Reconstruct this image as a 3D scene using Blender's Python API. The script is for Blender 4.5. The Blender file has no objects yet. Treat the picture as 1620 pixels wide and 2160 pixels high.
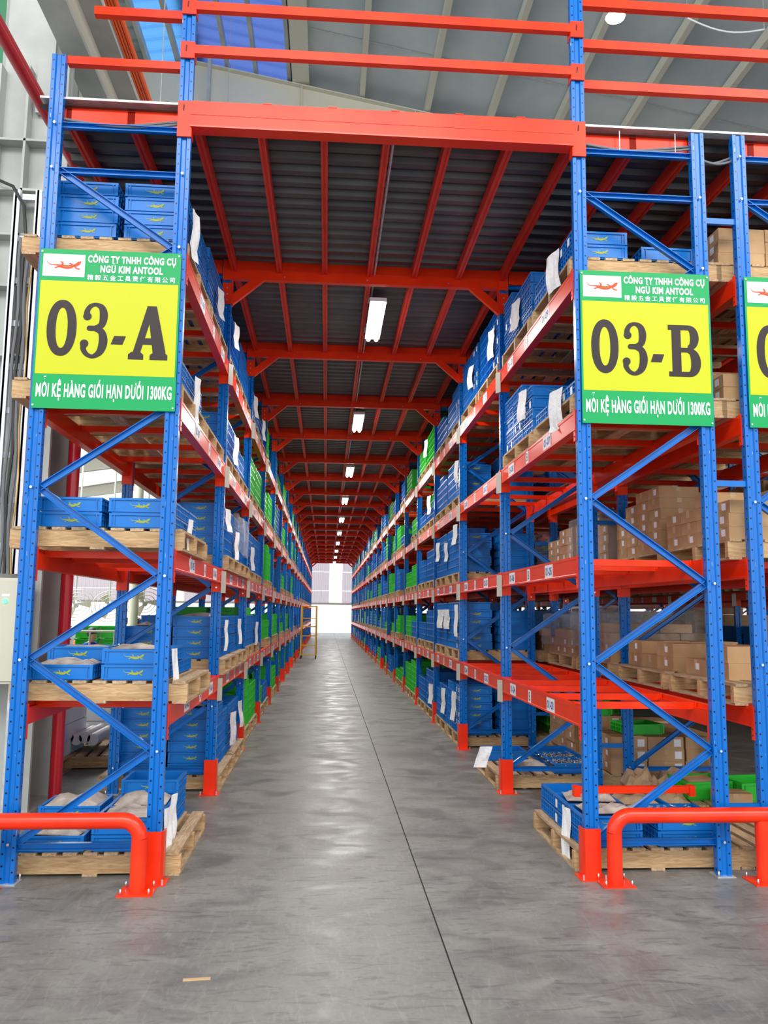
import bpy, bmesh, math, random
from mathutils import Vector, Matrix
random.seed(7)
S = bpy.context.scene
COL = S.collection
# ------------------------------------------------------------------ camera
cam_d = bpy.data.cameras.new('camera'); cam = bpy.data.objects.new('camera', cam_d); COL.objects.link(cam)
YAW, PITCH, ROLL = .0686, .1227, .0111
_r = Vector((math.cos(YAW), -math.sin(YAW), 0)); _f = Vector((math.sin(YAW), math.cos(YAW), 0)); _u = Vector((0, 0, 1))
_F = _f * math.cos(PITCH) + _u * math.sin(PITCH); _U = _u * math.cos(PITCH) - _f * math.sin(PITCH)
_R = _r * math.cos(ROLL) + _U * math.sin(ROLL); _U2 = _U * math.cos(ROLL) - _r * math.sin(ROLL)
CAMP = Vector((1.8631, -5.2642, 1.6236))
M = Matrix((( _R.x, _U2.x, -_F.x, CAMP.x), (_R.y, _U2.y, -_F.y, CAMP.y), (_R.z, _U2.z, -_F.z, CAMP.z), (0, 0, 0, 1)))
cam.matrix_world = M
cam_d.sensor_fit = 'VERTICAL'; cam_d.sensor_height = 36; cam_d.sensor_width = 27; cam_d.lens = 1727.76 / 2160 * 36
cam_d.clip_end = 400; cam_d.clip_start = .05
S.camera = cam
# ------------------------------------------------------------------ light and exposure
w = bpy.data.worlds.new('sky'); S.world = w; w.use_nodes = True
bg = w.node_tree.nodes['Background']; bg.inputs[0].default_value = (.93, .97, 1, 1); bg.inputs[1].default_value = 1.9
S.view_settings.view_transform = 'Standard'; S.view_settings.look = 'None'
S.view_settings.exposure = .1; S.view_settings.gamma = 1; S.view_settings.use_curve_mapping = False
def area_lamp(name, loc, rot, sx, sy, power, col=(1, 1, 1)):
    l = bpy.data.lights.new(name, 'AREA'); l.shape = 'RECTANGLE'; l.size = sx; l.size_y = sy; l.energy = power; l.color = col
    o = bpy.data.objects.new(name, l); o.location = loc; o.rotation_euler = rot; COL.objects.link(o); return o
area_lamp('hall_fill', (0, -9, 9.5), (math.radians(35), 0, 0), 8, 3, 900, (1, .97, .93))  # added fill behind the camera, stands in for light from a large opening
area_lamp('hall_fill', (-5.5, 13, 6.5), (0, 0, 0), 5, 6, 900, (1, 1, .97))  # added area light without a fixture, brightens the production area
area_lamp('hall_fill', (-9, 24, 7.5), (0, 0, 0), 5, 8, 900, (1, 1, .97))  # second added fill, further back over the production area
area_lamp('hall_fill', (9, -7, 9.5), (math.radians(35), 0, math.radians(20)), 6, 3, 500, (1, .97, .93))  # unseen fill added behind the camera for the right racks
# ------------------------------------------------------------------ materials
def mat(name, col, rough=.5, metal=0, spec=.5, coat=0):
    m = bpy.data.materials.new(name); m.use_nodes = True
    p = m.node_tree.nodes['Principled BSDF']
    p.inputs['Base Color'].default_value = (*col, 1); p.inputs['Roughness'].default_value = rough
    p.inputs['Metallic'].default_value = metal; p.inputs['Specular IOR Level'].default_value = spec
    p.inputs['Coat Weight'].default_value = coat; p.inputs['Coat Roughness'].default_value = .12
    return m
def srgb(r, g, b):
    f = lambda c: (c / 255 / 12.92) if c / 255 <= .04045 else ((c / 255 + .055) / 1.055) ** 2.4
    return (f(r), f(g), f(b))
def nd(m, t, **kw):
    n = m.node_tree.nodes.new(t)
    for k, v in kw.items(): setattr(n, k, v)
    return n
def lk(m, a, b): m.node_tree.links.new(a, b)
def noisy(m, c1, c2, scale=8, stretch=(1, 1, 1), detail=4, bump=0, lo=.35, hi=.65, rough=None, coords='Object', dist=0):
    p = m.node_tree.nodes['Principled BSDF']
    tc = nd(m, 'ShaderNodeTexCoord'); mp = nd(m, 'ShaderNodeMapping'); mp.inputs['Scale'].default_value = stretch
    nz = nd(m, 'ShaderNodeTexNoise'); nz.inputs['Scale'].default_value = scale; nz.inputs['Detail'].default_value = detail
    nz.inputs['Distortion'].default_value = dist
    cr = nd(m, 'ShaderNodeValToRGB'); e = cr.color_ramp.elements
    e[0].position = lo; e[0].color = (*c1, 1); e[1].position = hi; e[1].color = (*c2, 1)
    lk(m, tc.outputs[coords], mp.inputs[0]); lk(m, mp.outputs[0], nz.inputs['Vector']); lk(m, nz.outputs['Fac'], cr.inputs[0])
    lk(m, cr.outputs[0], p.inputs['Base Color'])
    if rough:
        mr = nd(m, 'ShaderNodeMapRange'); mr.inputs[3].default_value = rough[0]; mr.inputs[4].default_value = rough[1]
        lk(m, nz.outputs['Fac'], mr.inputs[0]); lk(m, mr.outputs[0], p.inputs['Roughness'])
    if bump:
        b = nd(m, 'ShaderNodeBump'); b.inputs['Strength'].default_value = bump; b.inputs['Distance'].default_value = .01
        lk(m, nz.outputs['Fac'], b.inputs['Height']); lk(m, b.outputs[0], p.inputs['Normal'])
    return m
BLUE = srgb(0, 102, 188); RED = srgb(238, 40, 8)
M_ = {}
def post_material():
    m = mat('blue_post_paint', BLUE, .26, 0, .35, .12); p = m.node_tree.nodes['Principled BSDF']
    tc = nd(m, 'ShaderNodeTexCoord'); sp = nd(m, 'ShaderNodeSeparateXYZ'); lk(m, tc.outputs['Object'], sp.inputs[0])
    def mth(op, a, b=None, c=None):
        n = nd(m, 'ShaderNodeMath', operation=op)
        for i, v in enumerate((a, b, c)):
            if v is None: continue
            if isinstance(v, (int, float)): n.inputs[i].default_value = v
            else: lk(m, v, n.inputs[i])
        return n.outputs[0]
    x, y, z = sp.outputs
    ax = mth('ABSOLUTE', x)
    ge = nd(m, 'ShaderNodeNewGeometry')
    # punched holes: two staggered columns on the broad face, one column on the side faces
    stag = mth('MULTIPLY', mth('GREATER_THAN', x, 0), .035)
    zz = mth('SUBTRACT', mth('MODULO', mth('ADD', z, stag), .07), .035)
    dx = mth('SUBTRACT', ax, .031)
    d1 = mth('SQRT', mth('ADD', mth('MULTIPLY', dx, dx), mth('MULTIPLY', zz, zz)))
    h1 = mth('LESS_THAN', d1, .0062)
    d2 = mth('SQRT', mth('ADD', mth('MULTIPLY', mth('ADD', y, .008), mth('ADD', y, .008)), mth('MULTIPLY', zz, zz)))
    h2 = mth('MULTIPLY', mth('LESS_THAN', d2, .0065), mth('GREATER_THAN', ax, .0445))
    h1 = mth('MULTIPLY', h1, mth('LESS_THAN', y, -.034))
    h = mth('MAXIMUM', h1, h2)
    nz = nd(m, 'ShaderNodeTexNoise'); nz.inputs['Scale'].default_value = 26; nz.inputs['Detail'].default_value = 3
    mp = nd(m, 'ShaderNodeMapping'); mp.inputs['Scale'].default_value = (3, 3, .35); lk(m, tc.outputs['Object'], mp.inputs[0]); lk(m, mp.outputs[0], nz.inputs['Vector'])
    sc = nd(m, 'ShaderNodeMapRange'); sc.inputs[1].default_value = .72; sc.inputs[2].default_value = .76
    lk(m, nz.outputs['Fac'], sc.inputs[0])
    mx = nd(m, 'ShaderNodeMix', data_type='RGBA'); mx.inputs[6].default_value = (*BLUE, 1); mx.inputs[7].default_value = (.55, .62, .7, 1)
    lk(m, sc.outputs[0], mx.inputs[0])
    mx2 = nd(m, 'ShaderNodeMix', data_type='RGBA'); mx2.inputs[7].default_value = (.002, .008, .02, 1)
    lk(m, h, mx2.inputs[0]); lk(m, mx.outputs[2], mx2.inputs[6]); lk(m, mx2.outputs[2], p.inputs['Base Color'])
    return m
M_['post'] = post_material()
M_['blue'] = noisy(mat('blue_brace_paint', BLUE, .3, 0, .35, .1), srgb(0, 100, 180), srgb(2, 110, 196), 5)
M_['red'] = noisy(mat('orange_red_paint', RED, .3, 0, .28, .0), srgb(232, 44, 8), srgb(246, 58, 14), 3)
M_['guard'] = noisy(mat('red_guard_paint', RED, .28, 0, .35, .15), srgb(236, 44, 12), srgb(246, 56, 20), 4)
M_['joist'] = noisy(mat('red_joist_paint', RED, .45), srgb(212, 44, 22), srgb(230, 54, 28), 3)
M_['bolt'] = mat('zinc_bolt', (.75, .76, .78), .3, .9)
M_['galv'] = noisy(mat('galvanised_steel', (.6, .62, .62), .4, .5), (.5, .52, .52), (.66, .68, .68), 14)
M_['deck'] = noisy(mat('dark_deck_sheet', (.09, .09, .1), .38, .55), (.075, .075, .085), (.12, .12, .125), 2, (1, 1, 1))
M_['crate_blue'] = mat('blue_plastic', srgb(8, 112, 194), .36, 0, .4)
M_['crate_green'] = mat('green_plastic', srgb(44, 190, 52), .38, 0, .4)
M_['inside_blue'] = M_['crate_blue']
M_['yellow_print'] = mat('yellow_print', srgb(156, 164, 56), .6)
M_['dark_print'] = mat('faded_print', srgb(60, 120, 50), .5)
def wood(name, c1, c2):
    m = mat(name, c1, .75); noisy(m, c1, c2, 6, (1.5, 9, 12), 5, .3, .3, .7, dist=1.2); return m
M_['wood'] = wood('pallet_wood', srgb(186, 148, 100), srgb(222, 190, 142))
M_['wood_x'] = noisy(mat('pallet_wood_stringer', srgb(184, 142, 92), .75), srgb(170, 130, 88), srgb(210, 178, 132), 5, (1.2, 8, 9), 5, .3, .3, .7, dist=1.5)
M_['wood_y'] = noisy(mat('pallet_wood_board', srgb(190, 150, 100), .75), srgb(158, 126, 94), srgb(204, 178, 140), 5, (9, 1.2, 9), 5, .3, .3, .7, dist=1.2)
M_['carton'] = noisy(mat('brown_cardboard', srgb(186, 146, 104), .8), srgb(172, 132, 92), srgb(196, 158, 116), 3)
M_['tape'] = mat('packing_tape', srgb(200, 168, 128), .25)
M_['paper'] = noisy(mat('white_paper', (.85, .86, .88), .8), (.7, .72, .75), (.9, .9, .9), 30, (1, 1, 4), 3, 0, .3, .45)
M_['label'] = mat('white_label', (.86, .87, .9), .5)
M_['pocket'] = mat('beige_plastic_pocket', srgb(190, 186, 172), .3)
M_['ink'] = mat('blue_ink', srgb(36, 70, 150), .6)
M_['black'] = mat('black_print', (.02, .018, .02), .5)
M_['bag'] = noisy(mat('grey_brown_paper_bag', (.5, .45, .4), .85), srgb(150, 138, 128), srgb(196, 186, 176), 9, bump=.8)
M_['kraft'] = noisy(mat('kraft_paper', (.5, .4, .3), .8), srgb(150, 124, 96), srgb(196, 168, 132), 5, bump=.6)
M_['chrome'] = mat('shiny_metal_parts', (.9, .91, .93), .25, .7)
M_['sgreen'] = mat('sign_green', srgb(0, 152, 82), .35, 0, .3)
M_['syellow'] = mat('sign_yellow_green', srgb(188, 192, 16), .35, 0, .3)
M_['swhite'] = mat('sign_white', srgb(238, 236, 246), .35)
M_['sblack'] = mat('sign_brown_black', srgb(44, 32, 34), .35, 0, .3)
M_['sorange'] = mat('sign_orange_red', srgb(226, 70, 30), .4, 0, .3)
M_['grey'] = noisy(mat('grey_steel_paint', (.5, .5, .48), .5), srgb(166, 170, 166), srgb(190, 192, 186), 2)
M_['cream'] = mat('cream_steel_paint', srgb(212, 208, 192), .5)
M_['cabinet'] = mat('beige_cabinet_paint', srgb(206, 204, 186), .45)
M_['silver'] = mat('white_silver_tray', srgb(214, 216, 226), .35, .2)
M_['cable'] = mat('grey_cable', srgb(112, 114, 118), .5)
M_['cable_black'] = mat('black_cable', (.03, .03, .03), .45)
M_['cable_yellow'] = mat('yellow_cable', srgb(214, 170, 70), .5)
M_['pipe'] = mat('dark_red_pipe', srgb(190, 26, 40), .3, coat=.4)
M_['yellow'] = mat('yellow_cart_paint', srgb(224, 168, 50), .4)
M_['rubber'] = mat('black_rubber', (.02, .02, .02), .7)
M_['orange'] = mat('orange_busbar', srgb(246, 92, 24), .4)
M_['brick'] = mat('copper_brown', srgb(176, 118, 84), .7)
def emis(name, col, s):
    m = mat(name, col); p = m.node_tree.nodes['Principled BSDF']
    p.inputs['Emission Color'].default_value = (*col, 1); p.inputs['Emission Strength'].default_value = s; return m
M_['led'] = emis('led_tube', (1, 1, .94), 14)
M_['glow_green'] = emis('green_lamp', (.1, 1, .4), 1.5)
def film_mat():
    m = bpy.data.materials.new('clear_film'); m.use_nodes = True; nt = m.node_tree; nt.nodes.clear()
    o = nt.nodes.new('ShaderNodeOutputMaterial'); mx = nt.nodes.new('ShaderNodeMixShader'); t = nt.nodes.new('ShaderNodeBsdfTransparent')
    p = nt.nodes.new('ShaderNodeBsdfPrincipled'); p.inputs['Base Color'].default_value = (.72, .76, .76, 1); p.inputs['Roughness'].default_value = .12
    nz = nt.nodes.new('ShaderNodeTexNoise'); nz.inputs['Scale'].default_value = 14; nz.inputs['Detail'].default_value = 7; nz.inputs['Distortion'].default_value = 2
    b = nt.nodes.new('ShaderNodeBump'); b.inputs['Strength'].default_value = 1; b.inputs['Distance'].default_value = .05
    nt.links.new(nz.outputs['Fac'], b.inputs['Height']); nt.links.new(b.outputs[0], p.inputs['Normal'])
    mx.inputs[0].default_value = .26
    nt.links.new(t.outputs[0], mx.inputs[1]); nt.links.new(p.outputs[0], mx.inputs[2]); nt.links.new(mx.outputs[0], o.inputs[0]); return m
M_['film'] = film_mat()
def sheet_mat(name, col, tr):
    m = bpy.data.materials.new(name); m.use_nodes = True; nt = m.node_tree; nt.nodes.clear()
    o = nt.nodes.new('ShaderNodeOutputMaterial'); mx = nt.nodes.new('ShaderNodeMixShader'); t = nt.nodes.new('ShaderNodeBsdfTranslucent'); d = nt.nodes.new('ShaderNodeBsdfDiffuse')
    t.inputs[0].default_value = (*col, 1); d.inputs[0].default_value = (*col, 1); mx.inputs[0].default_value = tr
    nt.links.new(d.outputs[0], mx.inputs[1]); nt.links.new(t.outputs[0], mx.inputs[2]); nt.links.new(mx.outputs[0], o.inputs[0]); return m
M_['roof_blue'] = sheet_mat('blue_translucent_roof', srgb(96, 160, 222), .72)
M_['roof_violet'] = sheet_mat('dim_blue_roof', srgb(92, 118, 190), .62)
M_['roof_white'] = sheet_mat('white_translucent_roof', (.8, .81, .78), .6)
M_['pane_green'] = sheet_mat('green_window_sheet', srgb(120, 190, 150), .5)
M_['wall_far'] = sheet_mat('pale_wall_sheet', srgb(226, 214, 220), .75)
rm = mat('grey_roof_insulation', (.3, .33, .35), .5, .0)
noisy(rm, srgb(176, 188, 196), srgb(206, 212, 214), 1.1, (1, .6, 1), 6, .35, .3, .7, rough=(.32, .6))
M_['roof'] = rm
def floor_mat():
    m = mat('polished_concrete', (.3, .3, .29), .4); p = m.node_tree.nodes['Principled BSDF']
    tc = nd(m, 'ShaderNodeTexCoord')
    def nz(scale, detail, dist, st):
        mp = nd(m, 'ShaderNodeMapping'); mp.inputs['Scale'].default_value = st; n = nd(m, 'ShaderNodeTexNoise')
        n.inputs['Scale'].default_value = scale; n.inputs['Detail'].default_value = detail; n.inputs['Distortion'].default_value = dist
        lk(m, tc.outputs['Object'], mp.inputs[0]); lk(m, mp.outputs[0], n.inputs['Vector']); return n.outputs['Fac']
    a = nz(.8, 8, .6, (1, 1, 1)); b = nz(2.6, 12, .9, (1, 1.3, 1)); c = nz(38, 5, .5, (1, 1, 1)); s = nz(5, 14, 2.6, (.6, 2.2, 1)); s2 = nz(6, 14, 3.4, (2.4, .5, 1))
    def mixf(x, y, f):
        n = nd(m, 'ShaderNodeMix'); n.inputs[0].default_value = f; lk(m, x, n.inputs[2]); lk(m, y, n.inputs[3]); return n.outputs[0]
    ab = mixf(a, b, .62); abc = mixf(ab, c, .2)
    cr = nd(m, 'ShaderNodeValToRGB'); e = cr.color_ramp.elements
    e[0].position = .34; e[0].color = (*srgb(94, 93, 90), 1); e[1].position = .66; e[1].color = (*srgb(136, 134, 129), 1)
    lk(m, abc, cr.inputs[0])
    st = nd(m, 'ShaderNodeMapRange'); st.inputs[1].default_value = .54; st.inputs[2].default_value = .66; st.inputs[4].default_value = .55; lk(m, s, st.inputs[0])
    mx = nd(m, 'ShaderNodeMix', data_type='RGBA'); mx.inputs[7].default_value = (*srgb(80, 80, 78), 1)
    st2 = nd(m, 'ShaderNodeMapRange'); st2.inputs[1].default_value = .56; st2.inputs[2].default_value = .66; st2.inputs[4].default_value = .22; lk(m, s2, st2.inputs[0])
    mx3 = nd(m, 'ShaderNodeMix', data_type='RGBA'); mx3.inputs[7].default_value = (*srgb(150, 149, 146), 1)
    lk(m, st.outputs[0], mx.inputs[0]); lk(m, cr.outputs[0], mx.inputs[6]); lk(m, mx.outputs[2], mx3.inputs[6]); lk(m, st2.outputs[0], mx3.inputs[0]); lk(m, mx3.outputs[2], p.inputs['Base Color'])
    mr = nd(m, 'ShaderNodeMapRange'); mr.inputs[1].default_value = .3; mr.inputs[2].default_value = .7; mr.inputs[3].default_value = .3; mr.inputs[4].default_value = .6; lk(m, b, mr.inputs[0]); lk(m, mr.outputs[0], p.inputs['Roughness'])
    bp = nd(m, 'ShaderNodeBump'); bp.inputs['Strength'].default_value = .25; bp.inputs['Distance'].default_value = .01; lk(m, b, bp.inputs['Height']); lk(m, bp.outputs[0], p.inputs['Normal'])
    return m
M_['floor'] = floor_mat()
# ------------------------------------------------------------------ mesh helpers
class MB:
    def __init__(s): s.v = []; s.f = []; s.m = []; s.mats = []; s.sm = []
    def mi(s, k):
        if k not in s.mats: s.mats.append(k)
        return s.mats.index(k)
    def add(s, vs, fs, k, sm=False):
        n = len(s.v); s.v += [tuple(v) for v in vs]; i = s.mi(k)
        for f in fs: s.f.append(tuple(n + a for a in f)); s.m.append(i); s.sm.append(sm)
    def box(s, x0, x1, y0, y1, z0, z1, k):
        s.add([(x0, y0, z0), (x1, y0, z0), (x1, y1, z0), (x0, y1, z0), (x0, y0, z1), (x1, y0, z1), (x1, y1, z1), (x0, y1, z1)],
              [(0, 3, 2, 1), (4, 5, 6, 7), (0, 1, 5, 4), (1, 2, 6, 5), (2, 3, 7, 6), (3, 0, 4, 7)], k)
    def prism(s, pts, axis, a, b, k, sm=False):
        # pts: CCW polygon in the two remaining axes (x,y) / (x,z) / (y,z)
        def P(p, t): return {'z': (p[0], p[1], t), 'y': (p[0], t, p[1]), 'x': (t, p[0], p[1])}[axis]
        n = len(pts); vs = [P(p, a) for p in pts] + [P(p, b) for p in pts]
        fs = [tuple(range(n)), tuple(range(2 * n - 1, n - 1, -1))] + [(i, n + i, n + (i + 1) % n, (i + 1) % n) for i in range(n)]
        s.add(vs, fs, k, sm)
    def bar(s, a, b, w, h, k, up=(0, 1, 0)):
        a = Vector(a); b = Vector(b); d = (b - a).normalized(); u = Vector(up); r = d.cross(u).normalized(); u = r.cross(d).normalized()
        o = [(-w / 2, -h / 2), (w / 2, -h / 2), (w / 2, h / 2), (-w / 2, h / 2)]
        s.add([a + r * i + u * j for i, j in o] + [b + r * i + u * j for i, j in o], [(3, 2, 1, 0), (4, 5, 6, 7), (0, 1, 5, 4), (1, 2, 6, 5), (2, 3, 7, 6), (3, 0, 4, 7)], k)
    def tube(s, pts, r, k, n=10, cap=True):
        pts = [Vector(p) for p in pts]; rings = []
        up = Vector((0, 0, 1)); d0 = (pts[1] - pts[0]).normalized()
        if abs(d0.dot(up)) > .9: up = Vector((1, 0, 0))
        rr = r if isinstance(r, (list, tuple)) else [r] * len(pts)
        vs = []
        for i, p in enumerate(pts):
            d = ((pts[min(i + 1, len(pts) - 1)] - pts[max(i - 1, 0)])).normalized()
            a = d.cross(up).normalized(); b = a.cross(d).normalized(); up = b
            for j in range(n):
                t = 2 * math.pi * j / n; vs.append(p + (a * math.cos(t) + b * math.sin(t)) * rr[i])
        fs = []
        for i in range(len(pts) - 1):
            for j in range(n): fs.append((i * n + j, (i + 1) * n + j, (i + 1) * n + (j + 1) % n, i * n + (j + 1) % n))
        if cap: fs.append(tuple(range(n))); fs.append(tuple(reversed(range((len(pts) - 1) * n, len(pts) * n))))
        s.add(vs, fs, k, True)
    def mesh(s, name):
        me = bpy.data.meshes.new(name); me.from_pydata(s.v, [], s.f)
        for k in s.mats: me.materials.append(M_[k])
        me.polygons.foreach_set('material_index', s.m); me.polygons.foreach_set('use_smooth', s.sm)
        me.update()
        bm = bmesh.new(); bm.from_mesh(me); bmesh.ops.recalc_face_normals(bm, faces=bm.faces)
        if any(s.sm):
            for e in bm.edges:
                if len(e.link_faces) == 2 and e.calc_face_angle(0) > .7: e.smooth = False
        bm.to_mesh(me); bm.free()
        return me
CACHE = {}
def cached(key, fn):
    if key not in CACHE: CACHE[key] = fn()
    return CACHE[key]
def obj(name, me, parent=None, loc=(0, 0, 0), rot=(0, 0, 0), label=None, cat=None, group=None, kind=None):
    if isinstance(me, MB): me = me.mesh(name)
    o = bpy.data.objects.new(name, me); COL.objects.link(o)
    o.location = loc; o.rotation_euler = rot
    if parent is not None: o.parent = parent
    if label: o['label'] = label
    if cat: o['category'] = cat
    if group: o['group'] = group
    if kind: o['kind'] = kind
    return o
def thing(name, label, cat, loc=(0, 0, 0), rot=(0, 0, 0), group=None):
    return obj(name, None, None, loc, rot, label, cat, group)
def one(fn):
    b = MB(); fn(b); return b
STK = [0]
def stroke(b, pts, ws, k, y=0, cap=True, off=(0, 0), sc=1, th=.0012):
    """flat printed stroke with changing width in the XZ plane, raised th"""
    STK[0] = (STK[0] + 1) % 20; y = y - .00006 * STK[0]
    P = [(off[0] + p[0] * sc, off[1] + p[1] * sc) for p in pts]; n = len(P); L = []; R = []
    for i in range(n):
        a = P[max(i - 1, 0)]; c = P[min(i + 1, n - 1)]; dx, dz = c[0] - a[0], c[1] - a[1]; l = math.hypot(dx, dz) or 1
        w = ws[i] * sc / 2; L.append((P[i][0] - dz / l * w, P[i][1] + dx / l * w)); R.append((P[i][0] + dz / l * w, P[i][1] - dx / l * w))
    vs = [(x, y, z) for x, z in L] + [(x, y, z) for x, z in R]
    b.add(vs, [(i, i + 1, n + i + 1, n + i) for i in range(n - 1)], k)
    if cap:
        for i in (0, n - 1):
            r = ws[i] * sc / 2
            if r > 0: disc(b, P[i][0], P[i][1], r, k, y - .00003)
def disc(b, x, z, r, k, y=0, n=14, rx=None):
    rx = rx or r
    b.add([(x + rx * math.cos(2 * math.pi * i / n), y, z + r * math.sin(2 * math.pi * i / n)) for i in range(n)], [tuple(range(n))], k)
def spline(P, n=8):
    out = []
    for i in range(len(P) - 1):
        p0 = P[max(i - 1, 0)]; p1 = P[i]; p2 = P[i + 1]; p3 = P[min(i + 2, len(P) - 1)]
        for j in range(n):
            t = j / n; out.append(tuple(.5 * ((2 * p1[k]) + (-p0[k] + p2[k]) * t + (2 * p0[k] - 5 * p1[k] + 4 * p2[k] - p3[k]) * t * t + (-p0[k] + 3 * p1[k] - 3 * p2[k] + p3[k]) * t ** 3) for k in range(len(p1))))
    out.append(tuple(P[-1])); return out
def lizard(b, cx, cz, L, k, y=0, n=5, kd=None):
    """lizard seen from above, tail at left curling up, head up at right; total length L"""
    def S_(P): # P: (x,z,w) in unit length
        q = spline(P, n); stroke(b, [(a[0], a[1]) for a in q], [a[2] for a in q], k, y, True, (cx - L / 2, cz), L)
    S_([(0, .13, .004), (.03, .05, .016), (.12, -.01, .026), (.26, -.015, .036), (.36, -.03, .06)])
    S_([(.34, -.03, .05), (.42, -.05, .10), (.55, -.07, .12), (.68, -.06, .11), (.76, -.03, .075), (.84, .0, .09), (.90, .05, .10), (.95, .09, .05)])
    S_([(.42, -.02, .05), (.46, .03, .045), (.42, .07, .03), (.40, .11, .014)])
    S_([(.43, .075, .016), (.48, .09, .01)]); S_([(.42, .07, .016), (.37, .07, .01)])
    S_([(.38, -.07, .05), (.32, -.07, .04), (.28, -.10, .03), (.22, -.10, .012)])
    S_([(.28, -.10, .016), (.24, -.06, .01)]); S_([(.28, -.10, .016), (.26, -.14, .01)])
    S_([(.74, -.02, .05), (.70, .02, .04), (.66, .03, .03), (.62, .03, .012)]); S_([(.67, .03, .016), (.66, .07, .01)])
    S_([(.80, -.05, .05), (.84, -.10, .04), (.90, -.12, .03), (.96, -.12, .012)])
    S_([(.90, -.12, .016), (.93, -.16, .01)]); S_([(.89, -.12, .016), (.92, -.08, .01)])
    if kd: stroke(b, [(.48, -.055), (.68, -.055)], [.02, .02], kd, y - .0006, True, (cx - L / 2, cz), L)
def text_mesh(s, size, k, offset=0, sx=1, font_shear=0, spacing=1, align='CENTER', extrude=0):
    key = ('text', s, size, k, offset, sx, font_shear, spacing, align)
    def mk():
        c = bpy.data.curves.new('lettering', 'FONT'); c.body = s; c.size = size; c.offset = offset; c.shear = font_shear
        c.align_x = align; c.align_y = 'BOTTOM_BASELINE'; c.resolution_u = 3; c.space_character = spacing
        o = bpy.data.objects.new('tmp_text', c); COL.objects.link(o)
        bpy.context.view_layer.update()
        me = bpy.data.meshes.new_from_object(o.evaluated_get(bpy.context.evaluated_depsgraph_get()))
        bpy.data.objects.remove(o)
        for v in me.vertices: v.co = Vector((v.co.x * sx, 0, v.co.y))
        me.materials.clear(); me.materials.append(M_[k]); me.name = 'lettering'; me.update(); return me
    return cached(key, mk)
def text_fit(s, size, k, offset, width, spacing=1):
    me = text_mesh(s, size, k, offset, 1, 0, spacing); xs = [v.co.x for v in me.vertices]; f = width / (max(xs) - min(xs)); c = (max(xs) + min(xs)) / 2
    if abs(f - 1) > .001 or abs(c) > .001:
        for v in me.vertices: v.co.x = (v.co.x - c) * f
    return me
def un(px, py, axis, val):
    d = _F + _R * ((px - 810) / 1727.76) - _U2 * ((py - 1080) / 1727.76)
    i = 'xyz'.index(axis); t = (val - CAMP[i]) / d[i]; return CAMP + d * t
# ------------------------------------------------------------------ the building
BAY = 2.4245; NB = 20; LV = [1.04, 2.01, 2.99, 3.975]; HORD = ['ground', 'first shelf', 'second shelf', 'third shelf', 'top shelf']
XA, XB, XC, DEP = 0.0, 3.55, 4.70, .85
ORD = ['first', 'second', 'third', 'fourth', 'fifth', 'sixth', 'seventh', 'eighth', 'ninth', 'tenth', 'eleventh', 'twelfth', 'thirteenth', 'fourteenth', 'fifteenth', 'sixteenth', 'seventeenth', 'eighteenth', 'nineteenth', 'last']
XJ = 2.475
b = MB()
b.box(-40, XJ - .004, -14, 62, -.2, 0, 'floor'); b.box(XJ + .004, 45, -14, 62, -.2, 0, 'floor'); b.box(XJ - .004, XJ + .004, -14, 62, -.2, -.012, 'rubber')
obj('floor', b, kind='structure')
# far wall: corrugated sheets above a low open front, tall open slot above the aisle
YW = 52.0
wf = obj('wall_far', one(lambda b: (b.box(-40, 45, YW + .12, YW + .3, 8.2, 8.6, 'grey'), b.box(-40, 45, YW + .1, YW + .25, 2.15, 2.3, 'cream'))), kind='structure')
def corr(x0, x1, z0, z1, k, pitch=.25):
    b = MB(); n = int((x1 - x0) / pitch); p = (x1 - x0) / n; prof = []
    for i in range(n): prof += [(x0 + i * p, YW), (x0 + (i + .55) * p, YW), (x0 + (i + .65) * p, YW + .05), (x0 + (i + .9) * p, YW + .05)]
    prof.append((x1, YW)); m = len(prof)
    b.add([(x, y, z0) for x, y in prof] + [(x, y, z1) for x, y in prof], [(i, i + 1, m + i + 1, m + i) for i in range(m - 1)], k); return b
for (a, c) in ((-38, -20), (-18, -9.3), (-7.9, -3.2), (-2.8, 2.04), (2.93, 9), (9, 26), (26, 44)):
    for (z0, z1) in ((2.25, 3.1), (3.13, 4.4), (4.43, 8.3)):
        obj('wall_sheet', corr(a, c, z0, z1, 'wall_far'), wf)
RX, RZ, SL = -.87, 12.35, .18
def rz(x): return RZ - SL * abs(x - RX)
def roof_strip(x0, x1, y0, y1, k, pitch=.3, ribs=True):
    b = MB(); n = max(1, int((y1 - y0) / pitch)); prof = []
    p = (y1 - y0) / n
    if ribs:
        for i in range(n): prof += [(y0 + i * p, 0), (y0 + (i + .7) * p, 0), (y0 + (i + .78) * p, .045), (y0 + (i + .92) * p, .045)]
        prof.append((y1, 0))
    else: prof = [(y0, 0), (y1, 0)]
    m = len(prof)
    b.add([(x0, y, rz(x0) + h) for y, h in prof] + [(x1, y, rz(x1) + h) for y, h in prof], [(i, i + 1, m + i + 1, m + i) for i in range(m - 1)], k); return b
ceil = obj('ceiling', one(lambda b: b.box(RX - .15, RX + .15, -14, 60, RZ + .06, RZ + .1, 'grey')), kind='structure')
for (x0, x1, k) in ((-24, -14, 'roof_white'), (-14, -5.5, 'roof_white'), (-5.5, -2.2, 'roof')):
    obj('roof_sheet', roof_strip(x0, x1, -8, 60, k, 1.0), ceil)
for (x0, x1, k) in ((-2.2, -1.75, 'roof'), (-1.75, -.87, 'roof_blue'), (-.87, -.25, 'roof_violet'), (-.25, .97, 'roof_violet')):
    obj('roof_sheet', roof_strip(x0, x1, -8, 60, k, .33), ceil)
px = [1.0]
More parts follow.
